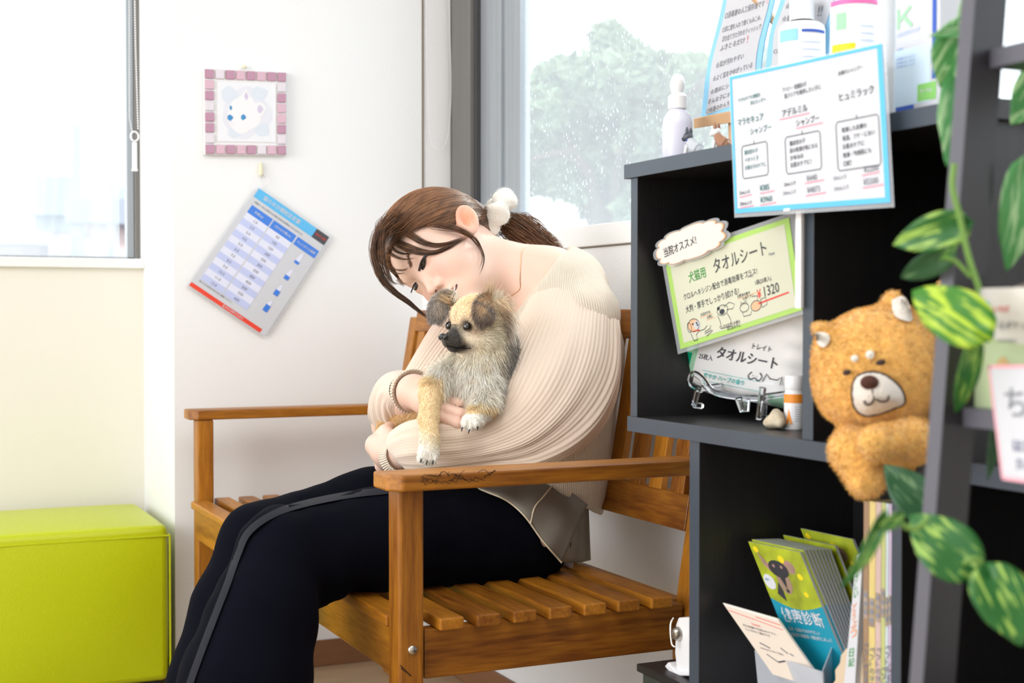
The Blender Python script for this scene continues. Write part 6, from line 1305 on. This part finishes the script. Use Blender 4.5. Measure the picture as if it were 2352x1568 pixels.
def fibres(P, D0, N, L, width, col, lift=.5, bendto=None, name='fur', parent=None, jitter=.25):
    m = len(P); D = D0*(1-lift)+N*lift+RNG.normal(size=(m, 3))*jitter; D /= np.linalg.norm(D, axis=1)[:, None]; L = L*RNG.uniform(.55, 1.15, m); fl = D0 if bendto is None else bendto
    S = np.cross(D, RNG.normal(size=(m, 3))); S /= np.linalg.norm(S, axis=1)[:, None]; V = []; cur = P.copy(); d = D.copy()
    for k, wd_ in enumerate((1, .85, .55)):
        V += [cur-S*width/2*wd_, cur+S*width/2*wd_]; cur = cur+d*(L/3)[:, None]; d = d*.72+fl*.34; d /= np.linalg.norm(d, axis=1)[:, None]
    V.append(cur); v = np.stack(V, 1).reshape(-1, 3); i = np.arange(m)*7
    F = [tuple(q) for q in np.concatenate([np.stack([i, i+1, i+3, i+2], 1), np.stack([i+2, i+3, i+5, i+4], 1)]).tolist()]+[tuple(q) for q in np.stack([i+4, i+5, i+6], 1).tolist()]
    c = col*RNG.uniform(.75, 1.25, m)[:, None]; mb = MB(); mb.v = [v]; mb.f = F; mb.m = [0]*len(F); mb.n = len(v); return mb.build(name, 'fur', parent, attr=np.clip(np.repeat(c, 7, axis=0), 0, 1))
def dog():
    root = thing('small_dog', 'small long-haired tan and white dog with dark muzzle held by the person', 'dog', at(1060, 930, 2.15))
    c = np.array([at(870, 640, 2.0), at(1230, 1080, 2.35), at(1230, 640, 2.35), at(870, 1080, 2.0), at(870, 1080, 2.35), at(1230, 1080, 2.0)]); v, F = surfnet(dbody, c.min(0)-.01, c.max(0)+.01, .0016); v = relax(v, F, 1)
    n = vnorm(v, F); mb = MB(); mb.v = [v]; mb.f = [tuple(q) for q in F.tolist()]; mb.m = [0]*len(F); mb.n = len(v); body = mb.build('body', 'fur', root, smooth=True, angle=180, attr=dogcol(v))
    a = v[F]; ar = np.linalg.norm(np.cross(a[:, 2]-a[:, 0], a[:, 3]-a[:, 1]), axis=1); M_ = 85000; fn_ = n[F[:, 0]]; vis = np.clip(.35+fn_@BK, .12, 1); pr = ar*vis; idx = RNG.choice(len(F), M_, p=pr/pr.sum()); w = RNG.random((M_, 4)); w /= w.sum(1)[:, None]
    P = (a[idx]*w[:, :, None]).sum(1); N = fn_[idx]; q = dl(P); X = px_of(P); x, y = X[:, 0], X[:, 1]; ishead = dhead(P) < drest(P)
    L = np.full(M_, .013); L = np.where(ishead, np.interp(q[:, 0], [-.07, -.045, -.02, .0, .02], [.018, .010, .0045, .0024, .0016]), L); cheek = ishead & (q[:, 2] < -.004) & (q[:, 0] < -.02); L = np.where(cheek, .013, L)
    L = np.where(~ishead & (y > 790) & (y < 930), .020, L); L = np.where((y > 905) & ((x < 1018) | (y > 940)), .0036, L); L = np.where((x < 1012) & (y > 880), .0040, L); L = np.where(x < 962, .006, L)
    down = -UP; back = -DF; flow = np.where(ishead[:, None], (back*.9+DU*.0-DU*np.clip(-q[:, 2]*25, 0, 1)[:, None]*.8+DL*np.sign(q[:, 1])[:, None]*.25), down+RT*.15*np.sign(x-1085)[:, None]+BK*.1); flow = flow/np.linalg.norm(flow, axis=1)[:, None]; flow = flow-N*np.clip((flow*N).sum(1), -1, 0)[:, None]
    eyes = [dw((.0050, .0225, .0)), dw((.0050, -.0225, .0))]; ek = np.minimum(np.linalg.norm(P-eyes[0], axis=1), np.linalg.norm(P-eyes[1], axis=1)) > .0085; nk = np.linalg.norm(P-dw((.031, 0, -.0155)), axis=1) > .008; ok = ek & nk
    fibres(P[ok], flow[ok], N[ok], L[ok], .00055, dogcol(P[ok]), .32, name='fur', parent=body, jitter=.22)
    # eyes, nose, mouth, claws
    for s in (1, -1):
        mb = MB(); mb.ball(dw((-.0008, s*.0208, .0)), .0070, 20, 14); mb.build('eye', 'dog eye', root, smooth=True, angle=180)
    def nosef(p): 
        q = dl(p); m = q.copy(); m[:, 1] = np.abs(m[:, 1]); d = smin(s_ell(q, (.0300, 0, -.0130), (.0050, .0070, .0052)), s_ell(m, (.0300, .0046, -.0145), (.0048, .0042, .0045)), .003); return smax(d, -s_ell(m, (.0350, .0040, -.0145), (.0025, .0016, .0018)), .0008)
    c0 = dw((.030, 0, -.014)); sdfmesh('nose', nosef, c0-.014, c0+.014, .0007, 'dog nose', root, it=1)
    mb = MB()
    for s in (1, -1): mb.tube([hit(dbody, *px_of(dw(k)[None])[0], 1.98, 2.2, .0012) if s > 0 else dw(k) for k in [(.0265, s*.0005, -.0215), (.0262, s*.003, -.0275), (.018, s*.011, -.0300), (.004, s*.016, -.0335), (-.006, s*.021, -.0330)]], [.0006, .0009, .0012, .0012, .0007], 6)
    mb.build('mouth_line', 'dog nose', root, smooth=True)
    for x, y, d in ((968, 1053, 2.030), (981, 1058, 2.028), (995, 1057, 2.030), (1062, 981, 2.043), (1078, 986, 2.040), (1098, 979, 2.045)):
        b = at(x, y, d); MB().tube([b, b+cam2w((-.001, -.004, .001)), b+cam2w((-.0012, -.0065, .0))], [.0014, .001, .0002], 6).build('claw', 'claw', root, smooth=True)
    # ears: folded flaps with long fringes
    def ear(pts, wds, thick, d, cols, name, tuft, nfib, Ln, fl):
        P = np.array([at(x, y, dd) for x, y, dd in pts]); K = 22; G = spline(P, K); Wd = np.interp(np.linspace(0, 1, K), np.linspace(0, 1, len(wds)), wds); T = np.gradient(G, axis=0); T /= np.linalg.norm(T, axis=1)[:, None]; B = np.cross(T, BK); B /= np.linalg.norm(B, axis=1)[:, None]; Nn = np.cross(B, T)
        nv = 15; V = []
        for i in range(K):
            for j in range(nv):
                s = -1+2*j/(nv-1); V.append(G[i]+B[i]*s*Wd[i]*d/FPX+Nn[i]*(-.006*(s*s)+.003))
        V = np.array(V); Fc = [(i*nv+j, i*nv+j+1, (i+1)*nv+j+1, (i+1)*nv+j) for i in range(K-1) for j in range(nv-1)]; t = np.repeat(np.linspace(0, 1, K), nv); s = np.tile(np.linspace(-1, 1, nv), K)
        cf = lambda t, s, P: (lambda w: cols[0]*(1-w)+cols[1]*w)(np.clip(.5+.9*noise3(P, 120)*.6+(t-.5)*1.2+np.abs(s)*.35, 0, 1)[:, None])
        o = MB().add(V, Fc).build(name, 'fur', root, smooth=True, angle=180, attr=cf(t, s, V), solid=.0025)
        m = nfib; ti = RNG.random(m)*(K-1.001); si = RNG.uniform(-1, 1, m); i = ti.astype(int); f = (ti-i)[:, None]; j = ((si+1)/2*(nv-1.001)).astype(int); Pp = V[i*nv+j]*(1-f)+V[(i+1)*nv+j]*f; Nn_ = np.sign((Nn[i]@BK))[:, None]*Nn[i]
        fo = T[i]*fl+B[i]*si[:, None]*.45; fo /= np.linalg.norm(fo, axis=1)[:, None]; fibres(Pp+Nn_*.0016, fo, Nn_, np.full(m, Ln)*(1+.6*np.abs(si)), .0005, cf(ti/(K-1), si, Pp), .22, name='ear_fur', parent=o, jitter=.25)
        for (tx, ty, td, ex, ey, n_, l_, cc) in tuft:
            b0 = at(tx, ty, td); dr = nrm(at(ex, ey, td)-b0); Lt = np.linalg.norm(at(ex, ey, td)-b0); pp = b0+RNG.normal(size=(n_, 3))*l_; fibres(pp, np.tile(dr, (n_, 1)), np.tile(BK, (n_, 1)), np.full(n_, Lt), .0006, np.tile(np.array(cc), (n_, 1)), .1, name='ear_tuft', parent=o, jitter=.16)
    tan = np.array([.72, .50, .30]); dk = np.array([.20, .155, .13]); gr = np.array([.30, .27, .25])
    ear([(1128, 690, 2.125), (1118, 695, 2.10), (1109, 712, 2.085), (1108, 730, 2.082), (1113, 743, 2.085)], [18, 27, 26, 21, 9], 0, 2.1, (tan, dk), 'near_ear', [(1122, 690, 2.12, 1128, 645, 260, .003, (.62, .46, .30)), (1135, 690, 2.125, 1148, 668, 240, .005, (.82, .74, .62)), (1150, 700, 2.13, 1178, 700, 300, .006, (.84, .72, .58)), (1158, 715, 2.135, 1180, 760, 400, .007, (.84, .74, .62)), (1165, 740, 2.14, 1176, 800, 400, .006, (.80, .74, .68)), (1140, 722, 2.12, 1165, 748, 420, .006, (.22, .15, .12)), (1142, 700, 2.115, 1168, 725, 380, .007, (.74, .56, .38))], 3600, .008, .9)
    ear([(1046, 688, 2.135), (1028, 684, 2.13), (1010, 698, 2.122), (1002, 722, 2.118), (1000, 742, 2.118)], [13, 22, 25, 23, 11], 0, 2.12, (np.array([.50, .40, .30]), gr), 'far_ear', [(1035, 692, 2.13, 1012, 668, 160, .003, (.30, .22, .17)), (1042, 690, 2.13, 1050, 672, 200, .004, (.86, .80, .70)), (1030, 690, 2.125, 1008, 682, 260, .004, (.60, .42, .24))], 2600, .006, .9)
dog()
# ------------------------------------------------------------------ things on the far wall and the blind cords
mat('mauve tile', (.44, .20, .30), .15, coat=.6); mat('rose tile', (.62, .38, .47), .15, coat=.6); mat('pearl tile', (.68, .62, .68), .15, coat=.6); mat('grout white', (.80, .80, .80), .7)
mat('painting ground', (.80, .81, .85), .6); mat('painting lavender', (.74, .75, .82), .7); mat('painting white', (.83, .83, .85), .7); mat('painting blue', (.05, .26, .55), .6); mat('painting pale blue', (.67, .73, .81), .7); mat('painting mauve', (.62, .56, .72), .7)
mat('chart header blue', (.04, .20, .72), .35); mat('chart cyan', (.09, .46, .82), .35); mat('chart stripe', (.52, .58, .86), .4); mat('chart pale', (.72, .75, .90), .4); mat('chart black', (.05, .05, .06), .4); mat('chart red', (.80, .06, .03), .4); mat('cream plastic', (.80, .74, .55), .4)
def mosaic():
    cd = Card(*[on(x, y, 1, 3.176) for x, y in ((468, 157), (658, 166), (658, 357), (470, 355))])
    r = thing('tile_picture', 'small square picture of a white puppy framed with mauve and pearl mosaic tiles', 'picture', cd.map(.5, 1., 0))
    mb = MB(); plate(mb, cd, 0, 0, 1, 1, -.012, 0); mb.build('backing', 'grout white', r, bevel=.001)
    rows = {'top': 'PLPMPMPP', 'bottom': 'PMPMPLMP', 'left': 'MPLPPL', 'right': 'LPMMPL'}; ix = {'P': 0, 'M': 1, 'L': 2}; s = 1/8.
    def tile(i, j, c):
        mb = MB(); g = .010; u0, v0 = i*s+g, j*s+g; u1, v1 = u0+s-2*g, v0+s-2*g; plate(mb, cd, u0, v0, u1, v1, .0, .0045); mb.build('tile', ['mauve tile', 'rose tile', 'pearl tile'][ix[c]], r, bevel=.0012)
    for i, c in enumerate(rows['top']): tile(i, 0, c)
    for i, c in enumerate(rows['bottom']): tile(i, 7, c)
    for j, c in enumerate(rows['left']): tile(0, j+1, c)
    for j, c in enumerate(rows['right']): tile(7, j+1, c)
    e = lambda cx, cy, rx, ry, k=0, n=26: [((cx+(rx*(1+.10*math.sin(3*t+k)))*math.cos(t)), (cy+(ry*(1+.10*math.sin(4*t+k)))*math.sin(t))) for t in np.arange(n)*6.2832/n]
    mb = MB(); plate(mb, cd, .155, .15, .865, .845, .0, .002, 0)
    poly(mb, cd, e(.50, .50, .30, .29, 1), .0023, 1); poly(mb, cd, e(.30, .30, .10, .10, 2), .0024, 4); poly(mb, cd, e(.66, .27, .10, .08, 3), .0024, 4); poly(mb, cd, e(.36, .74, .09, .06, 1), .0024, 4); poly(mb, cd, e(.70, .70, .09, .08, 5), .0024, 4)
    poly(mb, cd, e(.47, .52, .20, .22, .5), .0027, 2); poly(mb, cd, [(.42, .34), (.50, .22), (.56, .33), (.52, .42)], .0028, 2); poly(mb, cd, [(.475, .31), (.50, .25), (.53, .31), (.505, .36)], .0030, 5); poly(mb, cd, [(.58, .40), (.68, .37), (.75, .43), (.70, .53), (.60, .52)], .0028, 2); poly(mb, cd, e(.67, .455, .035, .045, 2), .0030, 5)
    poly(mb, cd, e(.465, .555, .030, .032, 1), .0032, 3); poly(mb, cd, e(.315, .45, .014, .026, 4), .0032, 3); poly(mb, cd, e(.305, .565, .034, .034, 2), .0032, 3); stroke(mb, cd, [(.30, .60), (.33, .63), (.36, .64)], .001, .0033, 4, 8)
    mb.build('painting', ['painting ground', 'painting lavender', 'painting white', 'painting blue', 'painting pale blue', 'painting mauve'], r)
    a = on(560, 155, 1, 3.186); MB().ball(a+[0, -.004, .001], (.006, .005, .005), 12, 8).build('hanger', 'cream plastic', r, smooth=True)
mosaic()
def chart():
    cd = Card(*[on(x, y, 1, 3.180) for x, y in ((592, 430), (757, 545), (609, 772), (434, 655))])
    r = thing('laminated_chart', 'laminated blue and white chart with red foot hanging askew from a ring', 'chart', cd.map(1, 1, 0))
    def rr(mb, u0, v0, u1, v1, w, rad=.025, mi=0):
        P = []
        for cx, cy, a0 in ((u1-rad, v0+rad, -90), (u1-rad, v1-rad, 0), (u0+rad, v1-rad, 90), (u0+rad, v0+rad, 180)):
            for k in range(5): a = math.radians(a0+k*22.5); P.append((cx+rad*math.cos(a), cy+rad*math.sin(a)))
        N = len(P); v = [cd.map(a, b, w) for a, b in P]+[cd.map(a, b, w-.0016) for a, b in P]; mb.add(v, [tuple(range(N)), tuple(range(2*N-1, N-1, -1))]+[(i, i+N, (i+1) % N+N, (i+1) % N) for i in range(N)], mi)
    mb = MB(); rr(mb, -.012, -.01, 1.03, 1.012, -.0004); mb.build('laminate', 'plastic laminate', r)
    mb = MB(); rr(mb, 0, 0, 1, 1, 0); mb.build('sheet', 'white paper', r)
    mb = MB(); R_ = lambda a, b, c, d, m, w=.0004: rect(mb, cd, a, b, c, d, w, m)
    R_(.02, .0, .82, .085, 0); R_(.82, 0, .995, .085, 3); R_(0, .965, .93, 1.0, 4)
    for a, b in ((.06, .345), (.36, .67), (.69, .985)): R_(a, .15, b, .225, 1)
    n = 12; h = (.905-.225)/n
    for k in range(n):
        for a, b in ((.06, .345), (.36, .67)): R_(a, .225+k*h, b, .225+(k+1)*h, 2 if k % 2 else 5)
    mb.build('colour_blocks', ['chart cyan', 'chart header blue', 'chart stripe', 'chart black', 'chart red', 'chart pale'], r)
    mb = MB(); text(mb, cd, '猫の水分補給目安量', .12, .062, .042, 0, .0008, 0, .5); text(mb, cd, '体重(kg)', .13, .20, .026, 0, .0008, 0, .16); text(mb, cd, '1日の水分量(ml)', .40, .20, .026, 0, .0008, 0, .22); text(mb, cd, 'ペットボトル換算', .71, .20, .026, 0, .0008, 0, .25)
    text(mb, cd, '愛犬の健康のために', .42, .992, .022, 0, .0008, 0, .3); text(mb, cd, '脱水に注意', .84, .05, .02, 0, .0008, 3, .14)
    for k in range(n): text(mb, cd, '%d.0' % (k+1), .18, .225+(k+.72)*h, .024, 0, .0008, 1, .1); text(mb, cd, '%d' % (50*(k+1)), .48, .225+(k+.72)*h, .024, 0, .0008, 1, .1)
    text(mb, cd, '犬猫の一日に必要な水分量の目安を体重別にまとめました', .06, .125, .018, 0, .0008, 1, .7); text(mb, cd, '気になる症状があればご相談ください', .06, .93, .018, 0, .0008, 1, .6)
    mb.build('lettering', ['white paper', 'grey ink', 'chart header blue', 'red ink'], r)
    mb = MB()
    for k, v in enumerate((.30, .46, .62, .78)):
        u = .84; hh = .025+.012*k
        poly(mb, cd, [(u-.025, v+.05-hh*.0), (u-.025, v+.0), (u-.012, v-.04), (u+.012, v-.06), (u+.025, v-.02), (u+.025, v+.05)], .0006, 1); rect(mb, cd, u-.03, v+.05-hh, u+.03, v+.05, .0009, 0)
    mb.build('bottle_icons', ['chart header blue', 'chart pale'], r)
    c = on(604, 414, 1, 3.180); mb = MB(); t = np.linspace(0, 6.283, 28); mb.tube([c+np.array([.0125*math.cos(a), .004*math.sin(a*1), .0150*math.sin(a)]) for a in t], .0011, 6, cap=False); mb.build('ring', 'white plastic', r, smooth=True)
    c = on(598, 398, 1, 3.19); o = MB(); o.lathe([(0, -.006), (.005, -.004), (.0062, .006), (.005, .016), (.003, .024), (0, .026)], c+[0, -.005, 0], 16); o.tube([c+[0, -.005, -.002], c+[0, -.010, -.010], c+[0, -.012, -.006]], .0016, 6)
    tag(o.build('wall_hook', 'cream plastic', smooth=True), 'small cream wall hook holding the chart ring', 'hook')
chart()
def beadline(mb, P, r, step):
    P = np.array(P); seg = np.linalg.norm(np.diff(P, axis=0), axis=1); s = np.r_[0, np.cumsum(seg)]; n = int(s[-1]/step)
    for t in np.linspace(0, s[-1], n): mb.ball([np.interp(t, s, P[:, k]) for k in range(3)], r, 7, 5)
    mb.tube(P, r*.3, 5)
def cords():
    Y = 3.52; c = on(309, 313, 1, Y); r = thing('blind_cord', 'white beaded blind cord with ring and weight before the left window', 'cord', c)
    mb = MB(); beadline(mb, [on(307, -120, 1, Y), on(311, 100, 1, Y), on(317, 295, 1, Y)], .0022, .0062); beadline(mb, [on(296, -120, 1, Y+.01), on(297, 270, 1, Y+.01), on(303, 300, 1, Y)], .0016, .0062); mb.build('bead_chain', 'white plastic', r, smooth=True)
    mb = MB(); t = np.linspace(0, 6.283, 26); mb.tube([c+np.array([.0095*math.cos(a), 0, .0115*math.sin(a)]) for a in t], .0022, 7, cap=False); mb.build('ring', 'white plastic', r, smooth=True)
    a = on(309, 326, 1, Y); b = on(310, 392, 1, Y); mb = MB(); mb.lathe([(0, b[2]-.002), (.0078, b[2]-.001), (.0078, b[2]+.003), (.0062, b[2]+.006), (.0060, a[2]-.002), (.0035, a[2]), (0, a[2])], (a[0], a[1], 0), 18); mb.build('weight', 'white plastic', r, smooth=True)
    Y = 3.17; c = on(1010, 345, 1, Y); r = thing('blind_cord', 'thin white beaded blind cord looping down beside the right window frame', 'cord', c)
    mb = MB(); beadline(mb, spline([on(x, y, 1, Y) for x, y in ((1030, -100), (1033, 60), (1036, 200), (1031, 300), (1018, 338), (1003, 340), (990, 315), (984, 220), (980, 60), (978, -100))], 60), .0017, .0058); mb.build('bead_chain', 'white plastic', r, smooth=True)
cords()
